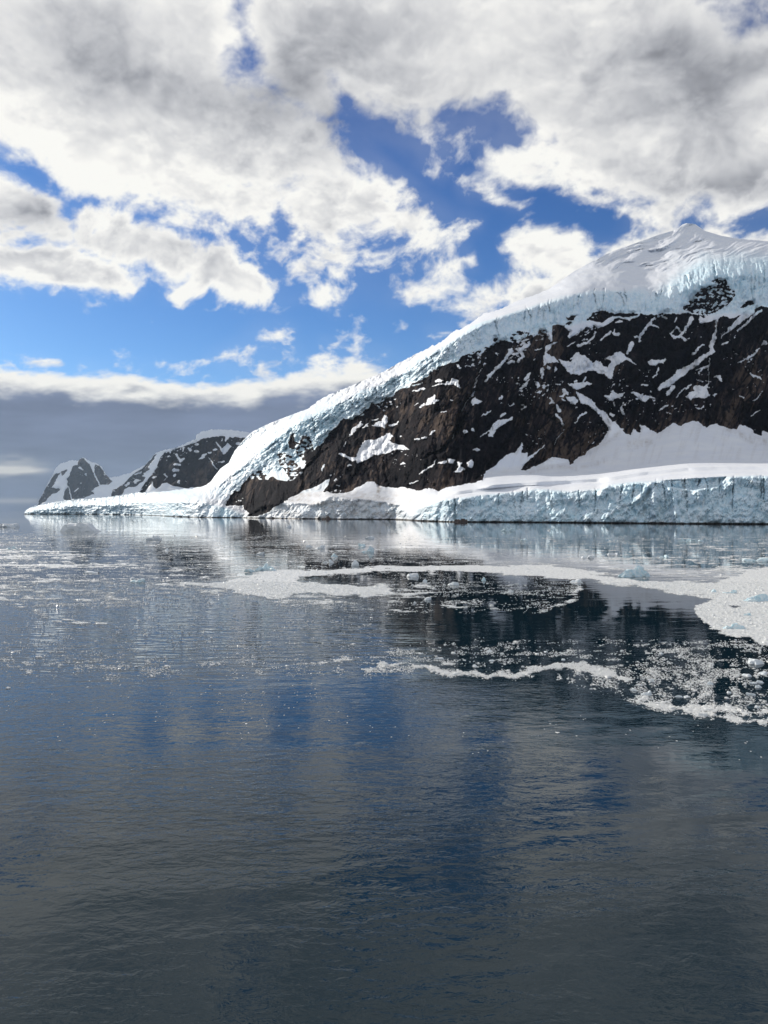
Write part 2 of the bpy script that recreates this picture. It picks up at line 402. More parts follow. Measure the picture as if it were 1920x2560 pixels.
M_white_ice = ice_material('white_floating_ice', (0.80, 0.86, 0.89), (0.88, 0.90, 0.91))
M_blue_ice = ice_material('pale_blue_floating_ice', (0.55, 0.78, 0.86), (0.84, 0.92, 0.94))
M_slush = ice_material('wet_slush', (0.45, 0.47, 0.48), (0.94, 0.94, 0.92), 0.4, 2.2, 0.0)
M_brash = ice_material('brash_ice', (0.86, 0.87, 0.87), (0.95, 0.95, 0.93), 0.3, 1.5, 0.3)

def mesh_from(name, V, Fq, mat, normals=None, attrs=None, smooth=True):
    """one mesh object; Fq is (n,4) or (n,3)"""
    me = bpy.data.meshes.new(name)
    k = Fq.shape[1]
    me.vertices.add(len(V)); me.vertices.foreach_set('co', np.ascontiguousarray(V, np.float32).ravel())
    me.loops.add(len(Fq) * k); me.loops.foreach_set('vertex_index', np.ascontiguousarray(Fq, np.int32).ravel())
    me.polygons.add(len(Fq)); me.polygons.foreach_set('loop_start', np.arange(len(Fq), dtype=np.int32) * k)
    me.update(calc_edges=True)
    me.polygons.foreach_set('use_smooth', np.full(len(Fq), smooth))
    for an, av in (attrs or {}).items():
        a = me.attributes.new(an, 'FLOAT', 'POINT'); a.data.foreach_set('value', np.ascontiguousarray(av, np.float32))
    me.materials.append(mat)
    if normals is not None:
        me.normals_split_custom_set_from_vertices(normals.astype(np.float32))
    o = bpy.data.objects.new(name, me); col.objects.link(o)
    return o
def tag(o, label=None, cat=None, group=None, kind=None):
    if label: o['label'] = label
    if cat: o['category'] = cat
    if group: o['group'] = group
    if kind: o['kind'] = kind
    return o
def empty(name, loc=(0, 0, 0)):
    o = bpy.data.objects.new(name, None); col.objects.link(o); o.location = loc
    return o

def to_world(x, y, D):
    return (x - CX) / F_PX * D, D, CAM_H + (HY - y) / F_PX * D

# ------------------------------------------------------------------ sea
def build_sea():
    ys = np.concatenate([[-400, 0], np.linspace(10, 400, 40), np.geomspace(450, 24000, 40)])
    xs = np.linspace(-1, 1, 41)
    X, Y = np.meshgrid(xs, ys)
    X = X * (np.maximum(Y, 400) * 0.9 + 300)
    V = np.stack([X, Y, np.zeros_like(X)], -1).reshape(-1, 3)
    n, mm = X.shape
    i, j = np.meshgrid(np.arange(n - 1), np.arange(mm - 1), indexing='ij')
    a = (i * mm + j).ravel()
    o = mesh_from('sea', V, np.stack([a, a + 1, a + mm + 1, a + mm], 1), water_material())
    tag(o, 'calm dark blue sea rippled in places and reflecting the clouds', kind='structure')
build_sea()

# ------------------------------------------------------------------ main mountain
SKYL = [(61,1281),(66,1276),(75,1270),(88,1266),(120,1258),(157,1252),(193,1247),(225,1247),(254,1244),(300,1238),(337,1232),(380,1231),(420,1227),(456,1222),(480,1221),(504,1217),(516,1212),(528,1203),(540,1186),(552,1171),(572,1157),(580,1140),(588,1125),(606,1103),(629,1080),(666,1062),(697,1049),(745,1031),(769,1022),(785,1010),(800,999),(824,986),(855,974),(896,957),(935,940),(969,924),(978,918),(1017,897),(1041,885),(1060,875),(1072,871),(1080,861),(1086,864),(1113,848),(1121,839),(1140,824),(1147,825),(1154,821),(1176,809),(1198,792),(1208,784),(1242,777),(1295,751),(1340,736),(1374,722),(1397,705),(1436,678),(1476,656),(1515,636),(1545,623),(1594,606),(1644,588),(1688,575),(1697,569),(1706,561),(1716,558),(1738,560),(1762,577),(1802,589),(1841,596),(1920,603),(2100,600),(2400,650),(2800,740)]
SKYD = [(61,2750),(100,2640),(200,2500),(400,2250),(480,2120),(530,2000),(570,1950),(630,1850),(750,1750),(900,1550),(1000,1500),(1150,1480),(1250,1520),(1400,1640),(1500,1760),(1715,2080),(1900,2000),(2400,1900),(2800,1900)]
WAT = [(61,1285.6),(200,1286),(350,1287.5),(400,1289.5),(440,1292),(500,1293.8),(620,1294.8),(700,1296.5),(800,1298),(1000,1299),(1040,1302),(1120,1305.2),(1300,1306),(1500,1308),(1700,1309.8),(1920,1311),(2200,1313),(2800,1316)]
L1 = [(61,1284),(75,1276),(110,1270),(200,1262),(350,1258),(420,1256),(460,1252),(500,1256),(560,1268),(620,1285),(640,1270),(700,1255),(780,1262),(830,1240),(1000,1262),(1023,1290),(1050,1268),(1100,1250),(1200,1238),(1300,1228),(1340,1222),(1416,1228),(1500,1222),(1520,1211),(1600,1203),(1650,1200),(1800,1192),(1920,1188),(2200,1185),(2800,1190)]
L2 = [(61,1282),(75,1274),(110,1268),(200,1259),(350,1250),(420,1246),(460,1242),(500,1243),(560,1250),(620,1270),(640,1262),(700,1235),(780,1232),(830,1222),(930,1214),(1000,1222),(1080,1232),(1100,1229),(1140,1217),(1204,1200.6),(1327,1194.6),(1400,1190),(1520,1177.5),(1620,1163),(1720,1153),(1920,1154),(2200,1150),(2800,1160)]
L3 = [(61,1281.6),(75,1273),(110,1267),(200,1258),(350,1248),(420,1243),(460,1238),(500,1240),(560,1245),(620,1266),(640,1255),(700,1228),(780,1226),(830,1219),(930,1211),(1000,1219),(1080,1229),(1100,1226),(1140,1214),(1204,1196),(1300,1165),(1400,1165),(1470,1130),(1520,1090),(1620,1085),(1680,1060),(1740,1052),(1800,1060),(1920,1085),(2200,1080),(2800,1090)]
L4 = [(61,1281.4),(75,1272),(110,1266),(200,1256),(350,1244),(420,1238),(500,1234),(560,1225),(600,1205),(640,1180),(700,1165),(740,1150),(800,1112),(830,1065),(860,1045),(900,1035),(960,998),(1000,975),(1070,935),(1150,890),(1240,850),(1300,835),(1380,812),(1500,780),(1640,782),(1700,770),(1800,770),(1920,768),(2200,760),(2800,800)]
L5 = [(61,1281.2),(75,1271),(110,1263),(200,1254),(350,1240),(420,1234),(494,1230),(528,1226),(564,1205),(588,1185),(625,1150),(649,1125),(685,1101),(721,1070),(745,1046),(803,1032),(841,1015),(872,998),(908,974),(957,962),(978,945),(1005,940),(1017,916),(1060,892),(1113,866),(1147,842),(1164,831),(1176,818),(1208,805),(1258,790),(1285,781),(1319,771),(1367,756),(1434,739),(1483,728),(1520,727),(1573,729),(1628,740),(1660,724),(1700,700),(1754,660),(1850,650),(1920,655),(2800,760)]
def lin(tab, x): return np.interp(x, [p[0] for p in tab], [p[1] for p in tab])
# how far behind the waterline each contour lies, metres
DD1 = [(61,12),(350,14),(500,24),(620,12),(700,18),(960,14),(1030,6),(1080,6),(1140,11),(1300,16),(1900,16),(2800,18)]
DD2 = [(61,60),(350,75),(480,100),(560,60),(700,66),(830,60),(1000,60),(1100,75),(1200,130),(1350,190),(1520,260),(1720,290),(2800,300)]
DD3 = [(61,80),(350,110),(480,140),(560,75),(700,75),(830,68),(1000,68),(1100,85),(1200,150),(1300,270),(1400,300),(1500,420),(1720,500),(2800,520)]
DD4 = [(61,110),(350,150),(480,220),(560,170),(640,220),(700,230),(800,280),(900,310),(1000,320),(1150,370),(1300,520),(1400,560),(1500,660),(1720,720),(2800,740)]
DD5 = [(61,140),(350,180),(480,260),(560,250),(640,280),(700,300),(800,330),(900,340),(1000,345),(1150,395),(1300,545),(1400,590),(1500,690),(1720,760),(2800,780)]

ROCK_TOP = (cv('A', [(4700,560),(1659,530),(1590,520),(1500,560),(1420,600),(1280,650),(1200,620),(1150,640),(1060,690),(960,700),(940,660),(960,620),(850,590),(760,600),(560,595),(500,610),(430,610),(270,600),(60,595),(0,585)])
    + cv('C', [(1500,330),(1540,245),(1460,235),(1380,260),(1310,330),(1400,350),(1480,350),(1590,290),(1590,330),(1500,400),(1430,420),(1390,390),(1370,420),(1300,410),(1230,470),(1140,520),(1110,500),(1135,460),(1100,410),(1060,380),(1000,385),(950,395),(960,545),(935,555),(900,440),(830,430),(800,480),(680,460),(600,445),(520,490),(530,560),(480,535),(420,545),(350,570),(300,600),(180,650),(60,690),(0,720)])
    + cv('E', [(1440,340),(1360,360),(1250,400),(1150,450),(1130,500),(960,570),(920,620),(840,630),(740,710),(640,740),(620,790),(540,780),(500,830),(420,890),(340,945),(240,935),(200,990),(160,1030),(90,1090),(40,1180),(0,1210)])
    + cv('G', [(1300,480),(1255,520),(1250,470),(1225,400),(1190,350),(1150,370),(1120,420),(1110,470),(1085,500),(1085,560),(1130,620),(1180,640),(1170,700),(1140,720),(1080,660),(1040,600),(1000,560),(910,540),(880,570),(870,610),(910,650),(940,700),(980,760),(1010,830),(980,840),(880,820),(840,790),(800,810),(770,770),(720,735),(680,740),(610,770),(560,840),(510,880),(490,950),(440,940),(390,1000),(360,1060),(345,1100)]))
ROCK_BOT = (cv('G', [(450,1090),(535,1095),(545,1140),(580,1150),(600,1180),(570,1205),(640,1212),(720,1190),(800,1150),(900,1090),(1000,1020),(1090,980),(1160,935),(1250,915),(1310,885),(1385,830),(1430,818),(1410,870),(1358,950),(1420,955),(1500,970)])
    + cv('F', [(330,960),(400,950),(450,910),(550,865),(590,845),(640,850),(680,890),(800,905),(960,905),(1000,920),(1090,940),(1200,920),(1250,915),(1300,950),(1400,910),(1659,860)])
    + cv('D', [(350,915),(400,820),(480,770),(600,650),(700,620),(780,520),(760,640),(830,620),(830,680),(1010,550),(1000,570),(860,680),(800,740),(760,810),(800,810),(950,750),(1060,690),(1090,670),(1180,680),(1250,700),(1270,750),(1310,740),(1320,700),(1440,640),(1460,590),(1560,550),(1620,470),(1659,400)])
    + cv('B', [(0,600),(70,640),(120,680),(180,760),(240,770),(270,710),(300,740),(340,745),(330,670),(400,680),(440,720),(510,765),(560,740),(620,690),(680,650),(750,685),(800,655),(860,640),(900,622),(960,660),(1030,710),(1050,680),(1130,660),(1230,700),(1330,720),(1370,665),(1470,710),(1530,760),(1590,790),(1600,740),(1659,745),(3000,700),(4700,760)]))
ROCK = ROCK_TOP + ROCK_BOT
OUTCROPS = [cv('A', [(1120,235),(1160,225),(1220,240),(1240,300),(1310,370),(1310,420),(1270,480),(1220,520),(1150,560),(1060,610),(1000,650),(930,600),(860,580),(790,560),(780,530),(850,500),(830,470),(900,400),(960,350),(1050,310),(1120,290),(1080,255)]),
            cv('A', [(1370,530),(1440,480),(1440,465),(1500,470),(1515,495),(1450,520),(1400,535)]),
            cv('G', [(1060,335),(1040,340),(1015,380),(1005,430),(1010,500),(1050,515),(1100,490),(1110,440),(1060,430)]),
            cv('C', [(1100,310),(1160,290),(1220,290),(1160,335),(1120,330)]), cv('C', [(1090,380),(1130,345),(1165,360),(1130,390)]), cv('C', [(340,515),(400,508),(400,530),(355,570)])]
P = lambda t, pts: ('p', cv(t, pts))
S = lambda t, pts: ('s', cv(t, pts))
PATCHES = [
 S('A',[(870,640,36),(840,700,36),(790,780,28),(745,830,22),(690,850,28),(655,810,12)]), S('A',[(745,830,22),(810,875,20)]), S('A',[(650,800,14),(710,735,14),(760,780,10)]),
 S('A',[(480,640,12),(430,710,35),(380,760,25),(340,820,30),(325,880,20)]), S('A',[(430,710,22),(520,745,12)]), S('A',[(275,835,22),(330,850,25)]),
 S('A',[(240,910,50),(225,960,50),(205,1010,22)]),
 S('A',[(1590,560,30),(1500,630,30),(1430,700,25),(1380,740,20),(1345,790,8)]), S('A',[(1480,560,90),(1420,620,60),(1340,690,50),(1260,760,30),(1210,810,15),(1170,845,6)]),
 S('A',[(1140,640,30),(1120,700,20),(1125,760,12),(1110,800,30),(1090,870,50),(1070,950,45),(1090,990,40),(1000,1040,40),(900,1120,50),(830,1170,60),(750,1210,80),(700,1260,60),(640,1310,60),(560,1350,60),(530,1380,30)]),
 S('A',[(670,1360,50),(620,1430,36)]), S('A',[(1050,1060,10),(1040,1200,12),(1040,1290,6)]), S('A',[(1030,1150,25),(960,1170,20),(920,1180,12)]), S('A',[(990,1160,20),(950,1210,12)]),
 S('A',[(990,920,15),(940,950,20),(910,990,30),(870,1025,16)]),
 P('A',[(880,1350),(960,1340),(1000,1360),(1050,1310),(1030,1380),(1060,1450),(1000,1480),(900,1470),(850,1490),(800,1470),(850,1420),(890,1400)]),
 P('A',[(1080,1430),(1140,1430),(1100,1465)]), S('A',[(855,1330,12),(820,1370,15),(760,1400,12),(710,1460,10)]),
 P('A',[(400,1095),(450,1070),(540,1080),(600,1060),(600,1085),(570,1120),(530,1100),(490,1140),(420,1130)]), S('A',[(530,1160,14),(500,1230,18),(470,1260,20)]),
 S('A',[(1565,960,12),(1490,1030,20),(1440,1070,22),(1400,1090,10),(1340,1110,6)]), P('A',[(1590,930),(1620,870),(1659,900),(1630,920)]), S('A',[(1240,890,20),(1190,915,22)]),
 P('A',[(1080,1270),(1130,1235),(1170,1230),(1165,1265),(1200,1300),(1150,1290),(1120,1260)]), S('A',[(1480,1220,15),(1530,1245,30),(1590,1275,12)]),
 S('A',[(1600,1400,6),(1560,1460,14),(1510,1500,10)]), S('A',[(1370,1450,12),(1410,1470,20)]),
 P('A',[(230,1410),(300,1410),(370,1440),(450,1450),(500,1490),(430,1470),(380,1520),(340,1500),(290,1450)]), P('A',[(0,1460),(50,1390),(80,1430),(170,1410),(150,1450),(90,1480),(40,1500),(0,1490)]),
 S('A',[(350,1330,15),(410,1345,12)]), S('A',[(620,1550,20),(580,1560,25),(530,1600,10)]), S('A',[(140,1580,32),(160,1640,25)]), S('A',[(1590,1590,4),(1540,1620,14),(1490,1655,10)]),
 P('A',[(-40,1060),(60,1020),(120,990),(200,1050),(310,1135),(250,1110),(190,1080),(130,1110),(60,1150),(45,1250),(30,1280),(0,1260),(0,1130),(30,1090)]),
 S('A',[(0,650,20),(60,640,25),(140,640,20),(220,650,30),(330,612,16)]), S('A',[(80,690,15),(140,680,25)]), S('A',[(70,760,12),(50,800,20),(90,820,36)]),
 S('A',[(560,620,20),(600,650,20)]), S('A',[(690,690,14),(710,640,14)]),
 P('C',[(1020,735),(1080,750),(1150,760),(1170,740),(1140,730),(1230,660),(1260,700),(1290,690),(1370,770),(1430,750),(1500,810),(1560,830),(1620,770),(1659,760),(1659,790),(1600,810),(1580,940),(1550,940),(1500,890),(1400,870),(1330,860),(1240,900),(1150,890),(1110,860),(1060,790)]),
 P('C',[(870,620),(950,570),(1030,550),(950,600),(920,640),(890,670),(960,700),(1030,770),(950,770),(900,790),(870,820),(860,740),(880,680)]),
 S('C',[(1560,450,30),(1520,490,25),(1460,540,16)]), S('C',[(1600,480,36),(1640,490,36)]), S('C',[(1390,500,15),(1330,560,20),(1230,600,32)]), S('C',[(1180,565,14),(1110,605,8)]),
 S('C',[(530,650,46),(480,720,32),(420,790,28),(350,870,32),(300,920,38),(260,970,12)]),
 S('C',[(680,600,50),(620,650,40),(650,700,30),(600,770,16)]), S('C',[(500,780,20),(560,760,20)]), S('C',[(580,510,50),(640,520,50),(690,480,24)]), S('C',[(780,640,14),(840,630,14)]), S('C',[(760,740,14),(780,740,14)]),
 S('C',[(720,890,28),(680,940,38)]), S('C',[(715,950,18),(670,1010,28),(620,1045,10)]), S('C',[(850,840,30),(850,900,25),(845,940,10)]), S('C',[(920,830,38)]), S('C',[(990,835,38),(985,870,16)]),
 S('C',[(800,990,35),(820,1010,25),(800,1040,12)]), P('C',[(1130,1000),(1200,980),(1320,965),(1365,990),(1310,1020),(1200,1050),(1150,1020)]),
 P('C',[(1020,1130),(1070,1095),(1060,1050),(1090,1045),(1135,1090),(1100,1110),(1070,1130)]), P('C',[(1100,1130),(1170,1120),(1230,1160),(1200,1210),(1160,1200),(1120,1160)]), S('C',[(1060,1155,24),(1080,1160,24)]),
 P('C',[(1195,1070),(1230,1080),(1380,1170),(1440,1260),(1500,1280),(1590,1380),(1659,1440),(1700,1600),(1640,1570),(1580,1510),(1560,1460),(1500,1400),(1440,1310),(1340,1220),(1260,1190),(1210,1110)]),
 S('C',[(935,1150,22),(960,1180,32),(930,1200,20)]), S('C',[(1000,1210,20),(1030,1270,36)]), S('C',[(1000,1320,28),(1040,1360,18),(1075,1430,8)]), S('C',[(1310,1290,22),(1250,1330,20),(1190,1400,8)]),
 P('C',[(300,1480),(340,1420),(390,1370),(500,1360),(550,1330),(540,1370),(440,1420),(370,1470),(340,1540),(300,1550)]), S('C',[(210,1540,8),(300,1480,12)]),
 P('C',[(215,1340),(240,1300),(330,1260),(310,1290),(250,1320)]), S('C',[(460,1300,24),(420,1330,18)]), S('C',[(440,1130,24),(410,1150,12)]), S('C',[(555,1200,22),(520,1230,8)]), S('C',[(680,1230,12),(640,1260,14)]),
 P('C',[(110,1170),(150,1130),(170,1150),(230,1170),(190,1200),(130,1220)]), S('C',[(230,830,5),(190,900,8),(150,1000,22),(150,1040,6)]), S('C',[(140,1080,12),(100,1130,6),(20,1280,6)]),
 S('C',[(132,1472,30)]), S('C',[(50,1490,36),(60,1490,30)]), S('C',[(1659,1110,30),(1580,1130,46),(1500,1120,18)]), S('C',[(1590,1190,20),(1600,1215,16)]), S('C',[(380,670,22),(390,690,16)]),
 S('C',[(1080,1460,8),(1030,1530,8),(980,1610,8)]), S('C',[(1300,930,26),(1280,960,16)]), S('C',[(1210,960,26),(1190,970,18)]), S('C',[(1590,1320,30),(1560,1300,24)]), S('C',[(1120,990,10),(1160,1000,10)]), S('C',[(1205,1243,16),(1215,1243,16)]),
 P('E',[(945,655),(1080,610),(1110,625),(1010,660)]), S('E',[(950,600,10),(1060,570,12)]), P('E',[(1180,560),(1210,530),(1280,545),(1250,570)]),
 P('E',[(1300,575),(1380,520),(1430,545),(1460,630),(1420,610),(1390,580),(1250,595),(1130,610),(1200,585)]), P('E',[(1090,790),(1130,730),(1180,690),(1200,735),(1240,745),(1170,790),(1100,805)]),
 S('E',[(1080,790,22),(1040,820,22)]), S('E',[(970,805,6),(1020,780,8)]), P('E',[(670,900),(700,930),(670,1045),(620,1020),(530,1015),(620,965)]), S('E',[(540,960,14),(600,950,14)]),
 P('E',[(430,1040),(510,980),(500,1020)]), P('E',[(705,1000),(780,990),(800,1005),(730,1025)]), S('E',[(790,995,8),(815,965,8)]), P('E',[(300,1130),(330,1040),(430,970),(440,1000),(370,1070)]),
 P('E',[(1570,750),(1600,720),(1659,740),(1690,760),(1580,800)]), S('E',[(1520,770,8),(1470,860,10)]), S('E',[(1610,660,12),(1570,710,10)]), P('E',[(1130,1115),(1170,1060),(1195,1065),(1160,1100)]),
 S('E',[(980,1150,18),(1030,1150,16)]), S('E',[(1050,1140,14),(1100,1135,14)]), S('E',[(1500,1070,28),(1520,1080,26)]), S('E',[(1580,1050,26),(1590,1060,18)]), S('E',[(1390,1100,10),(1370,1140,14)]),
 S('E',[(1430,390,22),(1460,420,16)]), S('E',[(840,1115,18)]), S('E',[(1350,755,12),(1380,750,8)]), S('E',[(1280,870,12),(1310,860,12)]), S('E',[(420,910,14),(440,898,14)]),
 P('F',[(545,420),(640,410),(720,385),(800,335),(845,370),(810,420),(830,440),(930,470),(1020,510),(950,520),(870,510),(800,540),(720,570),(640,575),(570,620),(465,655),(450,600),(490,500)]),
 P('F',[(275,550),(320,550),(380,590),(450,600),(450,630),(410,640),(370,600),(290,575)]), S('F',[(122,680,18),(95,735,10)]), P('F',[(905,662),(940,645),(980,660),(960,672)]), S('F',[(370,685,16),(415,680,20)]),
 P('F',[(1300,655),(1390,620),(1390,650),(1350,670)]), P('F',[(1400,610),(1440,605),(1490,620),(1440,670),(1415,660)]), P('F',[(1465,750),(1520,700),(1510,645),(1560,650),(1550,700),(1590,715),(1550,745)]),
 P('F',[(1595,650),(1659,620),(1680,660),(1659,700),(1620,700)]), S('F',[(1290,620,8),(1250,680,18),(1180,720,10),(1120,770,8)]), S('F',[(1010,870,10),(1060,855,12),(1100,840,12)]), S('F',[(330,485,12),(355,435,10)]),
 P('D',[(250,600),(290,580),(330,600),(300,625)]),
 P('G',[(1100,760),(1145,740),(1130,772)]), P('G',[(1010,720),(1100,690),(1145,680),(1090,720),(1030,740)]), P('G',[(940,640),(1010,620),(1000,650)]), S('G',[(1370,680,16),(1345,735,12)]),
]
GULLIES = [ # (points with width, metres deep) cut into the rock
 (cv('E',[(1640,640,14),(1520,740,22),(1450,880,34),(1420,1050,40),(1330,1200,30),(1250,1300,20)]), 22), (cv('F',[(1600,150,40),(1500,350,40),(1350,520,24),(1150,600,14)]), 16), (cv('D',[(780,100,20),(700,400,20),(520,620,24),(380,780,26),(300,900,20)]), 14),
 (cv('D',[(1200,380,16),(1080,560,20),(960,740,20)]), 12), (cv('D',[(1650,400,12),(1440,500,14),(1340,620,18)]), 10), (cv('D',[(900,150,12),(1050,260,14),(1210,370,16)]), 9), (cv('C',[(400,540,16),(250,700,20),(180,900,24),(100,1100,24),(0,1300,20)]), 16),
 (cv('A',[(1050,1050,14),(1045,1290,20)]), 12), (cv('A',[(1340,860,18),(1320,1000,24),(1290,1180,20)]), 14), (cv('A',[(540,880,20),(520,1000,24),(400,1080,20)]), 12), (cv('G',[(1400,500,24),(1250,640,24),(1150,760,22),(1150,930,16)]), 14),
 (cv('F',[(740,590,14),(750,700,18),(790,850,14)]), 9), (cv('F',[(480,650,12),(470,780,14)]), 7), (cv('B',[(860,450,16),(900,620,14)]), 10), (cv('B',[(1020,420,16),(1040,700,20)]), 12), (cv('B',[(480,500,14),(500,740,18)]), 10), (cv('B',[(640,480,12),(660,640,12)]), 8),
 (cv('B',[(1350,250,14),(1400,450,18),(1360,660,14)]), 10), (cv('A',[(880,880,24),(860,1050,28),(780,1150,20)]), 14), (cv('A',[(300,1060,14),(400,1200,20),(500,1400,14)]), 12), (cv('C',[(1180,600,14),(1120,740,16)]), 8), (cv('C',[(760,760,14),(780,1000,16),(700,1300,20),(560,1600,20)]), 12),
 (cv('C',[(600,900,12),(560,1100,16),(420,1300,14)]), 9), (cv('C',[(1120,1460,14),(1000,1640,18)]), 10), (cv('E',[(900,700,12),(880,900,14),(800,1080,12)]), 8), (cv('E',[(1130,830,12),(1100,1000,14)]), 8), (cv('E',[(1250,820,12),(1290,1010,14)]), 8)]
RIBS = [ # ice ribs on the front cliff that stick out towards the sea: (points, metres)
 (cv('B',[(640,1345,24),(680,1430,24),(690,1560,26),(740,1680,70)]), 9), (cv('B',[(470,1330,30),(480,1420,34),(475,1600,24)]), 9), (cv('B',[(430,1290,26),(340,1420,20),(250,1480,12)]), 7),
 (cv('B',[(380,1500,30),(330,1560,16)]), 5), (cv('B',[(200,1480,14),(195,1560,12)]), 4), (cv('B',[(260,1470,16),(275,1530,12)]), 4), (cv('D',[(1640,1000,30),(1600,1060,44)]), 8),
 (cv('B',[(1520,1200,8),(1480,1260,6)]), 3), (cv('F',[(1100,1120,60),(1040,1200,40)]), 8), (cv('F',[(1180,1110,26),(1130,1220,22)]), 5), (cv('G',[(110,1060,20),(60,1120,20),(60,1220,18)]), 7)]

_TX = np.arange(20, 2860, 2.0)
def smt(tab, sig):
    v = lin(tab, _TX); k = np.exp(-0.5 * (np.arange(-3 * sig, 3 * sig + 1, 2.0) / sig) ** 2); k /= k.sum()
    h = len(k) // 2
    return np.convolve(np.pad(v, h, mode='edge'), k, mode='valid')[:len(_TX)]
def sm(tab, x, sig=14):
    key = (id(tab), sig)
    if key not in _SM: _SM[key] = smt(tab, sig)
    return np.interp(x, _TX, _SM[key])
_SM = {}
def eval_terrain(x, y):
    """x, y: arrays of photo coordinates on the mountain. Gives depth and surface attributes."""
    wat = lin(WAT, x)
    D0 = CAM_H * F_PX / (wat - HY)
    D0 = CAM_H * F_PX / (sm(WAT, x, 20) - HY)
    ys = [wat, lin(L1, x), lin(L2, x), lin(L3, x), lin(L4, x), lin(L5, x), lin(SKYL, x)]
    yd = [wat, sm(L1, x, 8) + 3.0 * fbm(x / 80, x * 0, 2, 801) * sstep(1150, 1250, x), sm(L2, x, 10), sm(L3, x, 26), sm(L4, x, 26), sm(L5, x, 44), sm(SKYL, x, 34)]
    ds = [D0] + [D0 + sm(t_, x, 30) for t_ in (DD1, DD2, DD3, DD4, DD5)] + [None]
    ds[6] = np.maximum(sm(SKYD, x, 40), ds[5] + 30)
    for i in range(1, 7): yd[i] = np.minimum(yd[i], yd[i - 1] - 0.6)
    D = ds[0].copy()
    for i in range(6):
        t = (yd[i] - y) / (yd[i] - yd[i + 1])
        t = np.maximum(t, 0) if i == 5 else np.clip(t, 0, 1)
        if i == 5: t = np.where(t > 1, 1 + (t - 1) * 0.6, t); t = np.minimum(t, 1.6)
        D = np.where(y <= yd[i], ds[i] + (ds[i + 1] - ds[i]) * t, D)
    return D, ys

def build_relief(x, y, D, ys, masks):
    """adds crags, seracs, crevasses and drifts; returns depth"""
    rock, ice, front, top, tongue = masks['rock'], masks['ice'], masks['front'], masks['top'], masks['tongue']
    # crags: big buttresses leaning to the left as in the strata, with finer breaks
    rx, ry = x * 0.86 + y * 0.5, -x * 0.5 + y * 0.86
    crag = 0.0250 * fbm(rx / 85, ry / 150, 6, 101, 0.55, True) + 0.0120 * fbm(x / 24, y / 50, 5, 111, 0.55, True) + 0.010 * fbm(x / 160, y / 120, 2, 121)
    drift = 0.0040 * fbm(x / 80, y / 30, 5, 131, 0.42)
    # crevassed icefall
    ser = 0.0085 * fbm(x / 15, y / 40, 5, 141, 0.52, True) + 0.005 * fbm(x / 50 + y / 80, y / 50, 3, 151)
    fl = 0.0105 * fbm(x / 36 + 0.4 * y / 34, y / 46, 5, 161, 0.47, True) + 0.0038 * fbm(x / 9, y / 13, 4, 171, 0.55, True)
    # steps and bergschrunds on the summit snowfield
    st = y + 0.42 * (x - 1500) + 26 * fbm(x / 120, y / 60, 3, 181)
    steps = 0.013 * fbm(x / 110 + 3, st / 15, 4, 191, 0.55, True) * sstep(-0.3, 0.25, fbm(x / 130, y / 70, 2, 201)) + 0.020 * fbm(x / 70, y / 36, 4, 205, 0.42)
    D = D * (1 + crag * rock + (1 - rock) * (drift + ser * ice * 0.8 + fl * front + steps * top))
    fx, fy = x * 0.78 - y * 0.62, x * 0.62 + y * 0.78     # along and across the fall line
    flow = 0.0100 * fbm(fx / 60, fy / 16, 5, 231, 0.6, True) + 0.0110 * fbm(fx / 17, fy / 12, 5, 241, 0.55, True) + 0.004 * fbm(x / 60, y / 40, 2, 251)
    D = D * (1 + (1 - rock) * masks['flow'] * flow)
    D = D * (1 + tongue * (0.0085 * fbm(x / 9, y / 8, 5, 211, 0.6, True) + 0.008 * fbm(x / 34, y / 14, 4, 221)))
    return D

def compute_normals(Vg):
    dx = np.gradient(Vg, axis=1); dy = np.gradient(Vg, axis=0)
    n = np.cross(dx, dy)
    n /= np.linalg.norm(n, axis=-1, keepdims=True) + 1e-12
    flip = (n * (Vg - np.array([0, 0, CAM_H]))).sum(-1) > 0
    n[flip] *= -1
    return n

def patch_sd(x, y, p):
    pts = p[1]
    x0 = min(q[0] for q in pts) - 12; x1 = max(q[0] for q in pts) + 12
    y0 = min(q[1] for q in pts) - 12; y1 = max(q[1] for q in pts) + 12
    m = (x > x0) & (x < x1) & (y > y0) & (y < y1)
    if not m.any(): return m, None
    f = poly_sd if p[0] == 'p' else strip_sd
    return m, f(x[m], y[m], pts)

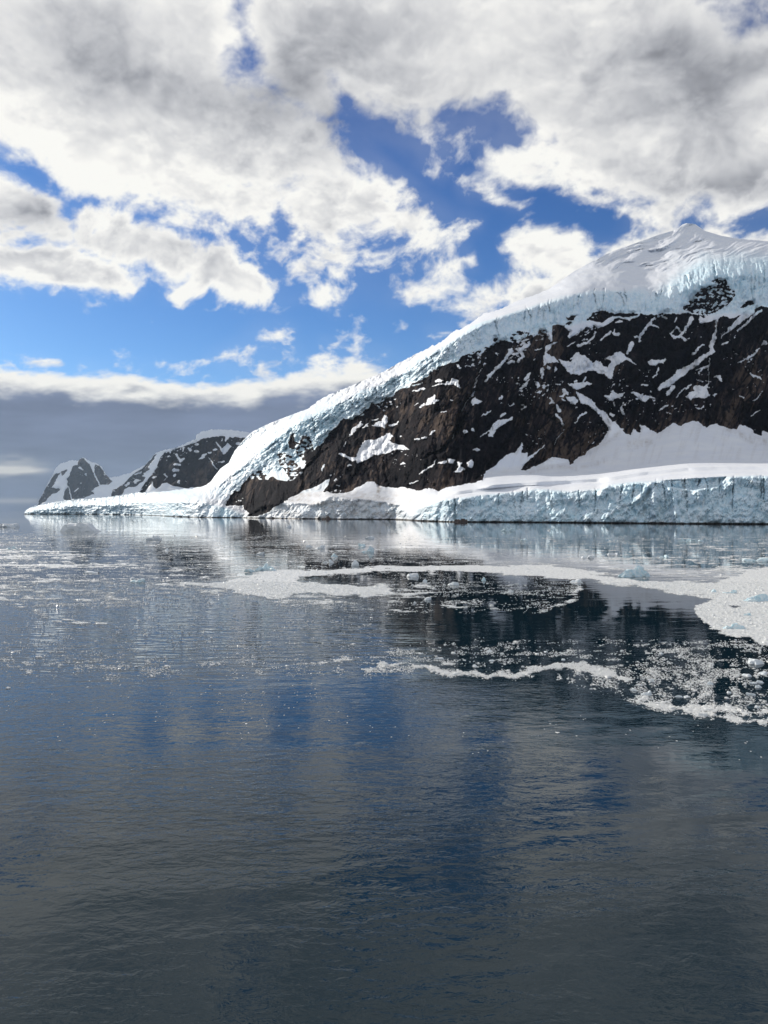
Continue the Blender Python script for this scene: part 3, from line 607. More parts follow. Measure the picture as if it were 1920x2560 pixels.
def main_grid(xs, nrow):
    wat = lin(WAT, xs); sk = lin(SKYL, xs) + 2.0 * vnoise(xs / 3.0, xs * 0 + .5, 7) * sstep(600, 800, xs) * sstep(1450, 1300, xs) + 1.6 * vnoise(xs / 4.0, xs * 0 + .5, 8) * sstep(600, 480, xs)
    t = np.linspace(0, 1, nrow)[:, None]
    y = wat[None] + (sk - wat)[None] * t
    x = np.repeat(xs[None], nrow, 0)
    D, ys = eval_terrain(x, y)
    D = (D + sum(eval_terrain(x, y + q)[0] for q in (-4.5, -2, 2, 4.5))) / 5
    wsoft = sstep(1545, 1650, x) * sstep(60, 25, np.abs(y - ys[5]))
    Ds = sum(eval_terrain(x, y + q)[0] for q in (-36, -27, -18, -9, 0, 9, 18, 27, 36)) / 9
    D = D + (Ds - D) * wsoft
    # masks, with wandering edges
    wx = x + 3.4 * fbm(x / 9, y / 9, 4, 301) + 2.0 * fbm(x / 3.2, y / 3.2, 2, 305); wy = y + 3.4 * fbm(x / 9 + 50, y / 9, 4, 311) + 1.2 * fbm(x / 3, y / 3 + 30, 2, 315)
    sd = poly_sd(wx, wy, ROCK)
    for p in OUTCROPS:
        sd = np.maximum(sd, poly_sd(wx, wy, p))
    speck = fbm(x / 7 + y / 9, y / 5 - x / 16, 4, 321)
    zone = fbm(x / 70, y / 60, 2, 331)
    topn = sstep(46, 4, y - ys[4]) * 0.30
    sp = sstep(0.0, 0.16, speck - 0.74 + 0.60 * zone + topn * (zone * 0.6 + 0.9))
    out2 = np.zeros_like(x)
    for p in OUTCROPS[:1] + [cv('G', [(860,520),(1090,520),(1190,640),(1150,780),(1010,850),(860,820),(820,700)]), cv('G', [(1090,330),(1270,400),(1270,520),(1100,640),(1060,500)]), cv('G', [(600,740),(800,740),(800,830),(600,830)]),
              cv('C', [(520,440),(830,440),(720,620),(560,790),(480,780),(560,620)])]:
        out2 = np.maximum(out2, sstep(-8, 10, poly_sd(x, y, p)))
    sp = np.maximum(sp, out2 * sstep(-0.05, 0.18, speck - 0.02))
    rock = sstep(-1.2, 1.2, sd)
    rock = rock * (1 - sp)
    pid = np.full(x.shape, -1, np.int32)
    snowp = np.zeros_like(x)
    for i, p in enumerate(PATCHES):
        m, d = patch_sd(wx, wy, p)
        if d is None: continue
        s = sstep(-1.1, 1.1, d)
        snowp[m] = np.maximum(snowp[m], s)
        q = pid[m]; q[(d > 0)] = i; pid[m] = q
    rock = rock * (1 - snowp)
    pid[(sd < 1.5)] = -1
    # shore: thin dark ledge and the streak of rubble
    soft5 = 4 + 26 * sstep(1545, 1650, x) + 14 * sstep(1250, 1500, x) * sstep(1650, 1545, x) * (0.5 + fbm(x / 40, y / 20, 2, 345))
    above5 = sstep(-0.5 * soft5, soft5, ys[5] - y + 10 * sstep(1545, 1650, x) * fbm(x / 50, y / 30, 3, 346))      # above the hanging ice edge
    hang = sstep(-8, 6, ys[4] - y + 14) * (1 - above5)
    front = sstep(-3, 5, y - ys[1]) * sstep(480, 560, x)
    lobes = sstep(560, 640, x) * sstep(1100, 1010, x)
    front_i = front * (1 - 0.72 * lobes)
    tongue = sstep(540, 440, x)
    ice = np.clip(hang * 0.75 * sstep(600, 700, x) + front_i * 0.85 + tongue * (0.62 + 0.25 * sstep(0, 10, y - ys[2])) + (0.42 + 0.5 * fbm(x / 40, y / 20, 3, 343)) * sstep(480, 560, x) * sstep(900, 760, x) * sstep(1290, 1240, y) * (y < ys[2]) + 0.45 * sstep(760, 700, y) * sstep(1640, 1760, x) * sstep(610, 680, y), 0, 1)  # the tongue's extra blue also paints in the cloud shadow over its ice
    ice = np.clip(ice + 0.25 * fbm(x / 40, y / 22, 3, 341) * (ice > 0.1), 0, 1)
    apron = sstep(0, 6, ys[2] - y) * (1 - rock)
    dirt = lobes * sstep(1215, 1240, y) * (0.38 + 0.45 * fbm(x / 60 - y / 40, y / 12, 5, 351))
    dirt = np.maximum(dirt, sstep(-2, 3, strip_sd(wx, wy, cv('F', [(690,900,40),(690,1000,46),(700,1100,46)]))) * (0.7 + speck))
    for s_ in (cv('D', [(350,1000,26),(700,960,24),(1100,900,10)]),):
        pass
    for strip in (cv('C', [(1659,1500,60),(1500,1620,40)]), cv('D', [(1659,700,60),(1500,760,40),(1330,790,40),(1100,770,40),(850,840,30)]), cv('B', [(240,880,110),(440,850,60)]), cv('B', [(1240,720,60),(1500,830,90),(1659,850,90)])):
        dirt = np.maximum(dirt, 0.55 * sstep(-6, 8, strip_sd(wx, wy, strip)) * (0.5 + 0.8 * fbm(x / 5, y / 16, 3, 361)))
    dirt = np.maximum(dirt, apron * (y > ys[4]) * 0.18 * sstep(0.0, 0.5, fbm(x / 9 + y / 30, y / 60, 4, 371)) * sstep(1240, 1100, y + 0))
    dirt = np.clip(dirt, 0, 1) * (1 - rock)
    rock = np.where((sd > 1) & (speck > 2), rock, rock)
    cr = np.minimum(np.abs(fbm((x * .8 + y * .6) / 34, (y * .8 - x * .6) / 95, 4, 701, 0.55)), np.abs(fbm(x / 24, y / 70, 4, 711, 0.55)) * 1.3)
    tone = 0.36 + 1.1 * fbm((x * .8 + y * .6) / 90, (y * .8 - x * .6) / 170, 4, 721, 0.5) + 0.95 * fbm(x / 6 + y / 18, y / 34, 5, 731, 0.6)
    for pl, am in ((cv('C', [(700,1659),(850,1350),(880,1050),(1000,1080),(1100,1250),(1500,1480),(1400,1659),(900,1900),(600,1800)]), 0.42), (cv('C', [(1250,620),(1500,600),(1480,740),(1370,760)]), 0.25), (cv('C', [(900,640),(1050,570),(1180,640),(1120,740),(960,700)]), 0.2),
                   (cv('A', [(60,1120),(220,1100),(460,1330),(200,1300),(50,1220)]), 0.3), (cv('G', [(1400,330),(1460,400),(1440,560),(1470,700),(1420,820),(1370,700),(1400,560)]), 0.35)):
        tone = tone + am * sstep(-14, 14, poly_sd(wx, wy, pl))
    for pl, am in ((cv('E', [(1330,1300),(1420,1000),(1500,780),(1600,640),(1640,700),(1500,900),(1440,1200)]), 0.5), (cv('A', [(540,800),(880,640),(900,1100),(600,1050)]), 0.3), (cv('A', [(400,1060),(800,1150),(500,1380)]), 0.3), (cv('A', [(1150,840),(1320,860),(1300,1180),(1060,1250)]), 0.25)):
        tone = tone - am * sstep(-12, 16, poly_sd(wx, wy, pl))
    tone = np.clip(tone, 0, 1) * (0.25 + 0.75 * sstep(0.0, 0.10, cr))  # dark crack lines painted into the rock tone in place of crevice shade
    masks = dict(rock=sstep(-10, 10, sd), ice=np.clip(hang * sstep(580, 640, x) + sstep(500, 560, x) * sstep(900, 780, x) * (y < ys[3]) * 0.8, 0, 1) * (1 - sstep(-4, 4, sd)), front=front, top=sstep(0, 20, ys[5] - y) * sstep(1150, 1300, x), tongue=tongue, flow=sstep(440, 540, x) * sstep(1300, 1050, x) * (1 - front) * sstep(8, -4, y - np.maximum(ys[4], 0) - 10 * (x > 640) - 400 * (x < 620)))
    D = build_relief(x, y, D, ys, masks)
    # snow lying in the rock stands a little proud of it
    D = D - 3.0 * snowp * sstep(0, 6, sd)
    for pts, mtr in GULLIES:
        d = strip_sd(wx, wy, pts); D = D + 1.3 * mtr * sstep(-4, 5, d) * sstep(-4, 4, sd)
    for pts, mtr in RIBS:
        d = strip_sd(wx, wy, pts); D = D - mtr * sstep(-9, 3, d)
    rr = random.Random(4)
    for k in range(46):
        cx_ = rr.uniform(1060, 2100); top = float(lin(L1, cx_)) - rr.uniform(-6, 3); bot = top + rr.uniform(18, 95); lean = rr.uniform(-9, 9)
        d = strip_sd(wx, wy, [(cx_, top, rr.uniform(2, 5)), (cx_ + lean * .6, (top + bot) / 2, rr.uniform(1, 3.4)), (cx_ + lean, bot, 0.3)])
        D = D + rr.uniform(2.5, 8) * sstep(-1.5, 2, d)
    for k in range(60):
        cx_ = rr.uniform(700, 2000); y5 = float(lin(L5, cx_)); y4 = float(lin(L4, cx_)); lean = rr.uniform(-6, 10)
        a_ = y5 + rr.uniform(-6, 8); b_ = a_ + (y4 - y5) * rr.uniform(0.2, 0.75)
        d = strip_sd(wx, wy, [(cx_, a_, rr.uniform(2, 5)), (cx_ + lean, b_, 0.3)])
        D = D + rr.uniform(5, 13) * sstep(-1.5, 2, d) * sstep(4, -2, sd)
    # smooth hollow slab in the cliff and the step lines on the terrace
    sl = sstep(-2, 2, poly_sd(x, y, cv('B', [(580,1250),(1230,1212),(1140,1310),(900,1350),(620,1315)]))); D = D + 10 * sl
    for line, A_ in (([(1180,1226),(1300,1216),(1400,1211),(1520,1203),(1620,1187),(1720,1178),(1830,1175),(2000,1177)], 44), ([(1090,1245),(1180,1232),(1300,1224),(1380,1220)], 22)):
        u = np.interp(x, [q[0] for q in line], [q[1] for q in line]) - y
        fe = sstep(line[0][0], line[0][0] + 60, x) * (sstep(line[-1][0], line[-1][0] - 40, x) if line[-1][0] < 1900 else 1)
        D = D - A_ * fe * np.clip(u / 9, 0, 1) * np.clip((52 - u) / 43, 0, 1)
    X, Y, Z = to_world(x, y, D)
    V = np.stack([X, Y, Z], -1)
    # the ice foot goes down below the water
    foot = V[0].copy(); foot[:, 2] = -8; foot[:, 1] += 2
    V[0, :, 2] = 0.0
    V = np.concatenate([foot[None], V], 0)
    ext = lambda A: np.concatenate([A[:1], A], 0)
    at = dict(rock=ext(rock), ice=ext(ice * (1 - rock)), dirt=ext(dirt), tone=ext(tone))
    info = dict(pid=ext(pid), sd=ext(sd), above=ext(above5), y=ext(y), x=ext(x), l2=ext(ys[2]), l4=ext(ys[4]), l5=ext(ys[5]), snowp=ext(snowp))
    return V, at, info

def quads(n, m):
    i, j = np.meshgrid(np.arange(n - 1), np.arange(m - 1), indexing='ij')
    a = (i * m + j)
    return np.stack([a, a + 1, a + m + 1, a + m], -1)

def add_piece(name, V, Nn, at, Q, mat, parent):
    used, inv = np.unique(Q.ravel(), return_inverse=True)
    o = mesh_from(name, V[used], inv.reshape(-1, 4), mat, Nn[used], {k: v[used] for k, v in at.items()})
    o.parent = parent
    return o

def build_mountain():
    root = tag(empty('mountain', (400, 1500, 0)), 'snow capped mountain with dark rock faces dropping to a blue glacier front at the sea', kind='structure')
    XJ = 548.0
    xsR = np.concatenate([np.arange(XJ, 1926, 1.6), np.linspace(1930, 2800, 110)])
    xsL = np.concatenate([np.linspace(61, XJ, 340)])
    V, at, info = main_grid(xsR, 470)
    n, m = V.shape[:2]
    Nn = compute_normals(V).reshape(-1, 3); Vf = V.reshape(-1, 3); atf = {k: v.ravel() for k, v in at.items()}
    Q = quads(n, m).reshape(-1, 4)
    c = lambda A: A.ravel()[Q[:, 0]]
    pid, sd, yy, l2, l5, xx = c(info['pid']), c(info['sd']), c(info['y']), c(info['l2']), c(info['l5']), c(info['x'])
    cls = np.full(len(Q), 0)
    cls[(yy > l2)] = 1                                        # front glacier
    cls[(yy <= l2)] = 2                                       # snow apron
    cls[(yy < c(info['l4']) + 8) & (sd <= 0)] = 3             # hanging glacier
    cls[(yy < l5)] = 4                                        # summit snowfield
    cls[(sd > 0)] = 5
    cls[(sd > 0) & (pid >= 0)] = 6
    root_inv = root.location
    def part(name, sel, label=None):
        if sel.sum() < 4: return None
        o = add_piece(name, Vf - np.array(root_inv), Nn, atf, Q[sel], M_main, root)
        if label: o['label'] = label
        return o
    part('glacier_front', cls == 1, 'cracked pale blue ice cliff standing in the sea')
    part('snow_apron', cls == 2)
    part('hanging_glacier', cls == 3, 'pale blue crevassed ice edge hanging above the dark rock')
    part('summit_snowfield', cls == 4)
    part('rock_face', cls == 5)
    for i in range(len(PATCHES)):
        part('snow_patch', (cls == 6) & (pid == i))
    V, at, info = main_grid(xsL, 80)
    n, m = V.shape[:2]
    Nn = compute_normals(V).reshape(-1, 3); Vf = V.reshape(-1, 3); atf = {k: v.ravel() for k, v in at.items()}
    o = add_piece('glacier_tongue', Vf - np.array(root_inv), Nn, atf, quads(n, m).reshape(-1, 4), M_main, root)
    o['label'] = 'long low tongue of broken glacier ice reaching left into the sea'
build_mountain()

# ------------------------------------------------------------------ hills behind
def build_hill(name, label, skyl, base_y, D_base, D_top, rocks, patches, speck_amt, step, mat, rough=1.0):
    xs = np.arange(skyl[0][0], skyl[-1][0], step)
    sk = lin(skyl, xs) + 1.2 * vnoise(xs / 3.0, xs * 0, 17)
    by = np.interp(xs, [p[0] for p in base_y], [p[1] for p in base_y])
    nr = int((by - sk).max() / step) + 2
    t = np.linspace(0, 1, nr)[:, None]
    y = by[None] + (np.minimum(sk, by - 1) - by)[None] * t; x = np.repeat(xs[None], nr, 0)
    D = D_base + (D_top - D_base) * np.clip((by[None] - y) / (by.max() - sk.min()), 0, 1)
    wx = x + 2.4 * fbm(x / 7, y / 7, 4, 401); wy = y + 2.4 * fbm(x / 7 + 50, y / 7, 4, 411)
    sd = np.full(x.shape, -100.0)
    for p in rocks: sd = np.maximum(sd, poly_sd(wx, wy, p))
    rock = sstep(-1, 1, sd)
    sn = np.zeros_like(x); 
    for p in patches:
        mk, d = patch_sd(wx, wy, p)
        if d is not None: sn[mk] = np.maximum(sn[mk], sstep(-1, 1, d))
    speck = fbm(x / 5 + y / 9, y / 4 - x / 12, 4, 421)
    rock = rock * (1 - sn) * (1 - sstep(0.0, 0.15, speck - 0.60 + speck_amt * sstep(40, 0, y - sk[None])))
    D = D * (1 + rough * (0.010 * fbm(x / 30 + y / 60, y / 45, 6, 431, 0.55, True) * sstep(-6, 6, sd) + 0.003 * fbm(x / 30, y / 20, 3, 441)))
    X, Y, Z = to_world(x, y, D)
    V = np.stack([X, Y, Z], -1)
    foot = V[0].copy(); foot[:, 2] = -8
    V = np.concatenate([foot[None], V], 0)
    n, m = V.shape[:2]
    Nn = compute_normals(V).reshape(-1, 3)
    ext = lambda A: np.concatenate([A[:1], A], 0)
    at = dict(rock=ext(rock).ravel(), ice=ext(0.15 * (1 - rock)).ravel(), dirt=ext(rock * 0).ravel(), tone=ext(np.clip(0.45 + 0.8 * fbm(x / 30, y / 60, 4, 741) + 0.4 * fbm(x / 5, y / 14, 3, 751), 0, 1)).ravel())
    root = tag(empty(name, (float(X.mean()), float(D_base), 0)), label, kind='structure')
    Q = quads(n, m).reshape(-1, 4)
    isr = (ext(sd).ravel()[Q[:, 0]] > 0)
    Vl = V.reshape(-1, 3) - np.array(root.location)
    if isr.any(): add_piece('rock_face', Vl, Nn, at, Q[isr], mat, root)
    if (~isr).any(): add_piece('snow_cover', Vl, Nn, at, Q[~isr], mat, root)
    return root

build_hill('hill', 'dark rock bluff with a rounded snow top behind the glacier tongue',
    cv('H', [(1030,655),(1080,580),(1150,490),(1200,410),(1230,335),(1270,285),(1400,236),(1550,170)]) + cv('G', [(30,370),(100,330),(200,305),(400,310),(550,330),(700,360),(1200,500)]),
    [(340,1250),(420,1245),(560,1240),(800,1240)], 5400, 6200,
    [cv('H', [(1040,652),(1080,585),(1150,495),(1200,425),(1220,350),(1270,298),(1420,245),(1550,202),(1600,180),(1659,170)]) + cv('G', [(30,430),(120,400),(250,375),(345,375),(355,420),(400,385),(560,395),(700,410),(900,700),(300,1000),(60,905),(0,912)]) +
     cv('H', [(1560,605),(1480,615),(1380,600),(1330,590),(1290,560),(1240,590),(1190,620),(1165,590),(1160,550),(1100,640),(1060,680)])],
    [S('G',[(250,440,12),(300,500,18),(330,560,14)]), P('G',[(320,560),(310,500),(370,440),(410,480),(350,560)]), S('G',[(170,600,8),(210,650,12),(260,715,14)]), S('G',[(30,530,24),(65,533,24)]), S('G',[(170,545,20),(195,545,20)]), S('G',[(220,520,18),(255,512,16)]),
     P('G',[(70,620),(100,570),(135,560),(130,600)]), S('G',[(470,450,40),(500,450,30)]), S('G',[(40,462,24),(60,462,24)]), S('G',[(360,390,30),(350,420,20)]), S('G',[(270,640,8),(330,640,20)]),
     S('H',[(1370,305,18),(1410,370,28),(1440,350,20)]), S('H',[(1360,400,24),(1405,405,20)]), P('H',[(1250,555),(1290,515),(1255,485),(1270,480),(1300,510),(1270,540)]), S('H',[(1350,450,28),(1390,455,22)]), S('H',[(1360,500,26)]),
     P('H',[(1380,570),(1395,540),(1412,545),(1405,575)]), S('H',[(1500,270,26),(1480,250,14)]), S('H',[(1545,282,20),(1565,282,20)]), S('H',[(1295,330,14),(1310,326,12)]), S('H',[(1160,520,14),(1190,515,12)]), S('H',[(1440,250,16),(1430,280,10)]),
     P('H',[(1190,630),(1250,570),(1290,560),(1300,600),(1260,640)]), S('H',[(1610,320,24),(1640,310,20)])],
    0.36, 1.5, M_far)
build_hill('ridge', 'small rocky ridge sloping up to the right between the far peak and the bluff',
    cv('H', [(760,690),(800,625),(900,575),(960,508),(1010,468),(1060,440),(1120,378),(1170,312),(1200,290),(1260,270),(1500,240)]),
    [(260,1255),(600,1255)], 10000, 11000,
    [cv('H', [(780,700),(800,630),(900,580),(960,512),(1010,470),(1060,443),(1120,382),(1170,316),(1195,300),(1150,385),(1110,425),(1150,450),(1060,500),(1100,520),(1070,560),(1000,600),(920,610),(880,670),(840,690)])],
    [P('H',[(980,560),(1010,530),(1060,540),(1000,580)]), P('H',[(900,590),(950,560),(960,580),(920,600)]), S('H',[(1000,490,12),(1060,470,12)]), S('H',[(1090,480,16),(1150,440,10)])], 0.3, 1.4, M_far)
build_hill('far_peak', 'distant pointed rocky peak streaked with snow rising beyond the glacier tongue',
    cv('H', [(60,790),(110,765),(150,700),(200,600),(260,490),(285,432),(330,392),(400,372),(440,358),(490,370),(508,345),(540,338),(570,358),(600,378),(650,388),(700,420),(735,480),(770,520),(850,508),(950,480),(1000,455),(1100,400),(1300,300)]),
    [(60,1277),(600,1262)], 12500, 13800,
    [cv('H', [(430,450),(440,415),(480,410),(500,352),(540,342),(570,385),(600,400),(630,470),(660,550),(680,590),(600,640),(640,665),(570,690),(470,720),(380,740),(355,700),(370,640),(395,600),(385,530),(410,500)]),
     cv('H', [(640,400),(680,408),(720,470),(775,535),(800,552),(760,585),(690,582),(672,550),(635,470)]), cv('H', [(120,775),(150,700),(200,610),(230,560),(262,498),(330,470),(300,520),(270,570),(250,610),(330,620),(300,650),(250,670),(200,725)]),
     cv('H', [(330,470),(390,440),(370,480),(340,500)])],
    [S('H',[(400,600,8),(420,680,12),(430,720,10)]), S('H',[(555,490,16),(560,500,10)]), S('H',[(510,570,14)]), S('H',[(455,650,6),(490,620,12)]), S('H',[(500,430,20),(530,450,10)]), S('H',[(600,400,8),(640,500,10),(660,545,8)])], 0.22, 1.3, M_far)

# ------------------------------------------------------------------ floating ice
def ice_chunk_mesh(name, seed, w, d, h, flat, mat, parts=1):
    """rough lump of ice: lumpy dome cut by facets, sitting 0.1 h in the water"""
    import bmesh
    rng = random.Random(seed)
    bm = bmesh.new()
    nb = parts
    for k in range(nb):
        r = bmesh.ops.create_icosphere(bm, subdivisions=3, radius=1.0)
        ox = 0 if nb == 1 else (k / (nb - 1) - 0.5) * (0.75 if nb == 2 else 1.0) + rng.uniform(-.1, .1); oy = 0 if nb == 1 else rng.uniform(-.3, .3)
        sc = 1.0 if nb == 1 else rng.uniform(0.55, 0.7); hz = 1.0 if k == nb // 2 else rng.uniform(0.4, 0.85)
        planes = [(Vector((rng.uniform(-1, 1), rng.uniform(-1, 1), rng.uniform(-0.1, 0.9))).normalized(), rng.uniform(0.35, 0.8)) for _ in range(12)]
        if flat: planes.append((Vector((rng.uniform(-.08, .08), rng.uniform(-.08, .08), 1)).normalized(), rng.uniform(0.3, 0.45)))
        sx, sy = rng.uniform(0, 50), rng.uniform(0, 50)
        for v in r['verts']:
            p = v.co.copy()
            for n_, dd in planes:
                q = p.dot(n_)
                if q > dd: p = p - n_ * (q - dd) * 0.92
            nz = float(vnoise(np.array([p.x * 2.5 + sx]), np.array([p.y * 2.5 + p.z * 2 + sy]), 3)[0]) * 0.26 + float(vnoise(np.array([p.x * 6 + sx]), np.array([p.y * 6 + p.z * 5 + sy]), 4)[0]) * 0.13
            p = p * (1 + nz)
            zz = p.z * (2.0 if flat else 1.25)
            v.co = Vector(((p.x * sc + ox) * w * 0.56, (p.y * sc + oy) * d * 0.56, zz * h * hz * (1 if zz > 0 else 0.35)))
    me = bpy.data.meshes.new(name); bm.to_mesh(me); bm.free()
    me.materials.append(mat)
    o = bpy.data.objects.new(name, me); col.objects.link(o)
    return o

# tile, x0, x1, top, waterline, flat?, blue?, lumps, label
G1 = 'pieces of floating ice on the calm sea'
CH = [
 ('K', 270,434,92,122,1,0,1,'long flat white floe with a raised crown, alone in still water under the glacier tongue'),
 ('K', -30,94,92,103,1,0,1,'thin flat white floe cut off by the left edge, just below the horizon'),
 ('K', 632,702,133,158,0,0,3,'white ragged ice lump in dark water, below the left end of the rocky shore'),
 ('K', 28,72,181,198,0,1,2,'pale blue lump near the left edge above the long white slush streak'),
 ('K', 1105,1192,258,292,0,1,3,'bright blue knobbly chunk at the upper left rim of the white slush tongue'),
 ('K', 1056,1104,281,298,1,1,1,'low blue slab touching the left side of the knobbly blue chunk'),
 ('K', 562,630,320,342,1,1,2,'low pale blue chunk left of the pointed end of the slush tongue'),
 ('K', 1105,1147,205,221,1,0,1,'low white piece above the knobbly blue chunk, on the dark glacier reflection'),
 ('K', 1356,1408,180,196,1,0,2,'low white piece right of the pale glacier reflection, higher of two'),
 ('K', 1393,1440,236,258,0,0,2,'humped white piece just above the upper edge of the slush tongue'),
 ('K', 1422,1462,214,232,0,1,1,'small bluish piece behind the humped white piece'),
 ('K', 1510,1552,243,270,0,0,1,'upright white lump resting on the upper edge of the slush tongue'),
 ('K', 1560,1612,190,212,0,1,2,'pair of joined lumps below the rubble streak of the shore'),
 ('K', 1548,1592,168,186,1,1,1,'low pale piece just behind the pair of joined lumps'),
 ('K', 1318,1352,175,188,1,0,1,'tiny flat piece left of the higher low white piece'),
 ('K', 1580,1618,140,153,1,0,1,'thin far piece close to the shore below the rubble streak'),
 ('K', 708,736,193,206,0,0,1,'small white lump right of and below the ragged ice lump'),
 ('K', 360,432,291,303,1,0,1,'thin pale floe left of the low blue chunk, under the slush streak'),
 ('K', 632,664,210,221,1,0,1,'small flat piece below the ragged ice lump'),
 ('K', 102,142,210,221,1,0,1,'small flat piece right of the pale blue lump at the left edge'),
 ('K', 1236,1260,92,104,0,0,1,'tiny white lump below the snow fan of the rocky shore'),
 ('K', 780,797,541,554,0,0,1,'lone small white chip in open rippled water left of centre'),
 ('K', 560,588,318,328,1,0,1,'small plate behind the low blue chunk'),
 ('L', 502,566,94,120,0,1,3,'jagged pale blue lump in still water right below the glacier front'),
 ('L', 1272,1330,143,166,0,1,2,'left lump of the blue ice row near the glacier front'),
 ('L', 1318,1384,150,168,1,1,2,'right and lower slab of the blue ice row near the glacier front'),
 ('L', 838,906,220,238,1,0,2,'low white slab above the long slush band, right of the centre'),
 ('L', 1538,1680,233,253,1,1,2,'long low blue slab in the slush field at the right edge'),
 ('L', 1180,1242,221,236,1,1,2,'low bluish piece behind the largest chunk'),
 ('L', 1024,1156,264,318,0,1,6,'largest chunk, a pale blue many humped berg above the dark open water'),
 ('L', 798,860,324,343,1,0,1,'flat white floe on the slush band left of the largest chunk'),
 ('L', 266,324,328,355,1,0,2,'blocky white floe floating in the black water of the swirl'),
 ('L', 89,157,300,319,1,0,1,'flat white floe at the left end of the black swirl'),
 ('L', 159,188,327,343,0,0,1,'small white lump between the flat floe and the blocky floe'),
 ('L', 526,565,369,385,1,0,1,'small bright white floe in black water right of the blocky floe'),
 ('L', 418,447,319,334,0,1,1,'small lump on the upper right rim of the black swirl'),
 ('L', 163,206,404,418,1,0,1,'low pale piece in the lower slush arc of the swirl'),
 ('L', 124,141,420,432,0,0,1,'tiny white lump in the lower left of the swirl'),
 ('L', 1556,1690,384,426,0,1,4,'wide pale blue rugged chunk in the slush field at the right edge'),
 ('L', 1404,1450,370,384,0,1,1,'left lump of the pair near the pointed tip of the open water'),
 ('L', 1462,1522,374,391,1,1,2,'right slab of the pair near the pointed tip of the open water'),
 ('L', 1466,1568,514,546,0,1,3,'low pale blue chunk in the slush field near its curved lower rim'),
 ('L', 1060,1100,797,813,1,0,1,'small flat piece left of the bright lump in the lowest ice band'),
 ('L', 1568,1650,668,698,1,0,1,'large flat white slab in black water at the right edge'),
 ('L', 1546,1594,730,751,1,0,1,'flat white floe below the left end of the large slab'),
 ('L', 1608,1670,724,741,1,0,1,'thin flat floe below the right end of the large slab'),
 ('L', 1588,1642,764,782,1,0,2,'double floe below the thin flat floe at the right edge'),
 ('L', 1600,1640,782,798,1,0,1,'small floe just under the double floe'),
 ('L', 1112,1163,793,832,0,0,2,'bright white humped lump in the lowest ice band'),
 ('L', 1146,1175,751,773,0,0,1,'small white lump right above the bright humped lump'),
 ('L', 442,476,626,644,1,0,1,'small bright slab in black water above the curved slush band'),
 ('L', 228,264,656,675,1,0,1,'white slab at the left end of the curved slush band'),
 ('L', 454,480,671,683,1,0,1,'small plate just below the small bright slab'),
 ('L', 150,172,640,651,1,0,1,'small plate above left of the white slab at the left end of the band'),
 ('L', 1474,1508,807,823,1,0,1,'small floe in the dark gap right of the bright humped lump'),
 ('L', 1258,1322,826,841,1,0,2,'long low plate below and right of the bright humped lump'),
 ('L', 760,786,667,678,1,0,1,'small plate in black water above the crest of the curved band'),
 ('L', 689,707,632,643,1,0,1,'tiny plate in black water right of the small bright slab'),
 ('L', 1554,1600,814,832,1,0,1,'floe below the double floe near the lower right'),
 ('L', 1596,1622,868,884,1,0,1,'small floe in the lowest slush streak at the right'),
 ('L', 1186,1212,639,652,0,0,1,'small white lump above the ice band, below the black water'),
 ('L', 588,626,151,161,1,1,1,'thin blue plate below the jagged lump near the glacier front'),
 ('L', 960,1022,210,223,1,0,2,'low piece left above the largest chunk'),
 ('L', 1393,1420,768,784,0,0,1,'small lump in the speckled field left of the right edge floes'),
 ('L', 1100,1122,733,746,1,0,1,'small plate where the curved band runs out at its right end'),
 ('L', 1556,1592,472,486,1,1,1,'small blue slab inside the right slush field above its curved rim'),
 ('L', 375,410,693,707,1,0,1,'small flat slab on the upper edge of the curved slush band'),
 ('L', 704,724,110,118,0,0,1,'tiny far lump right of the jagged lump near the glacier front'),
]
for i, (t, x0, x1, y0, y1, flat, blue, lumps, lab) in enumerate(CH):
    (px0, pyt), (px1, pyb) = cv(t, [(x0, y0), (x1, y1)])
    D = CAM_H * F_PX / (pyb - 1.5 - HY)
    w = (px1 - px0) / F_PX * D
    gz = CAM_H / D
    tot = (pyb - pyt) / F_PX * D
    d = min(w * (0.8 if flat else 0.55), tot / gz * 0.6)
    h = 0.95 * max(tot - d * gz * 0.6, 0.3 * tot)
    if flat: h = min(h, 0.28 * w)
    if i < 2: h *= 1.9
    if 'largest chunk, a pale' in lab: h *= 1.1
    o = ice_chunk_mesh('ice_chunk', 500 + i, w, d, h, flat, M_blue_ice if blue else M_white_ice, lumps)
    Dc = D + d * 0.5
    o.location = (((px0 + px1) / 2 - CX) / F_PX * Dc, Dc, 0)
    o.rotation_euler.z = random.Random(i).uniform(-0.25, 0.25)
    tag(o, lab, 'ice', G1)

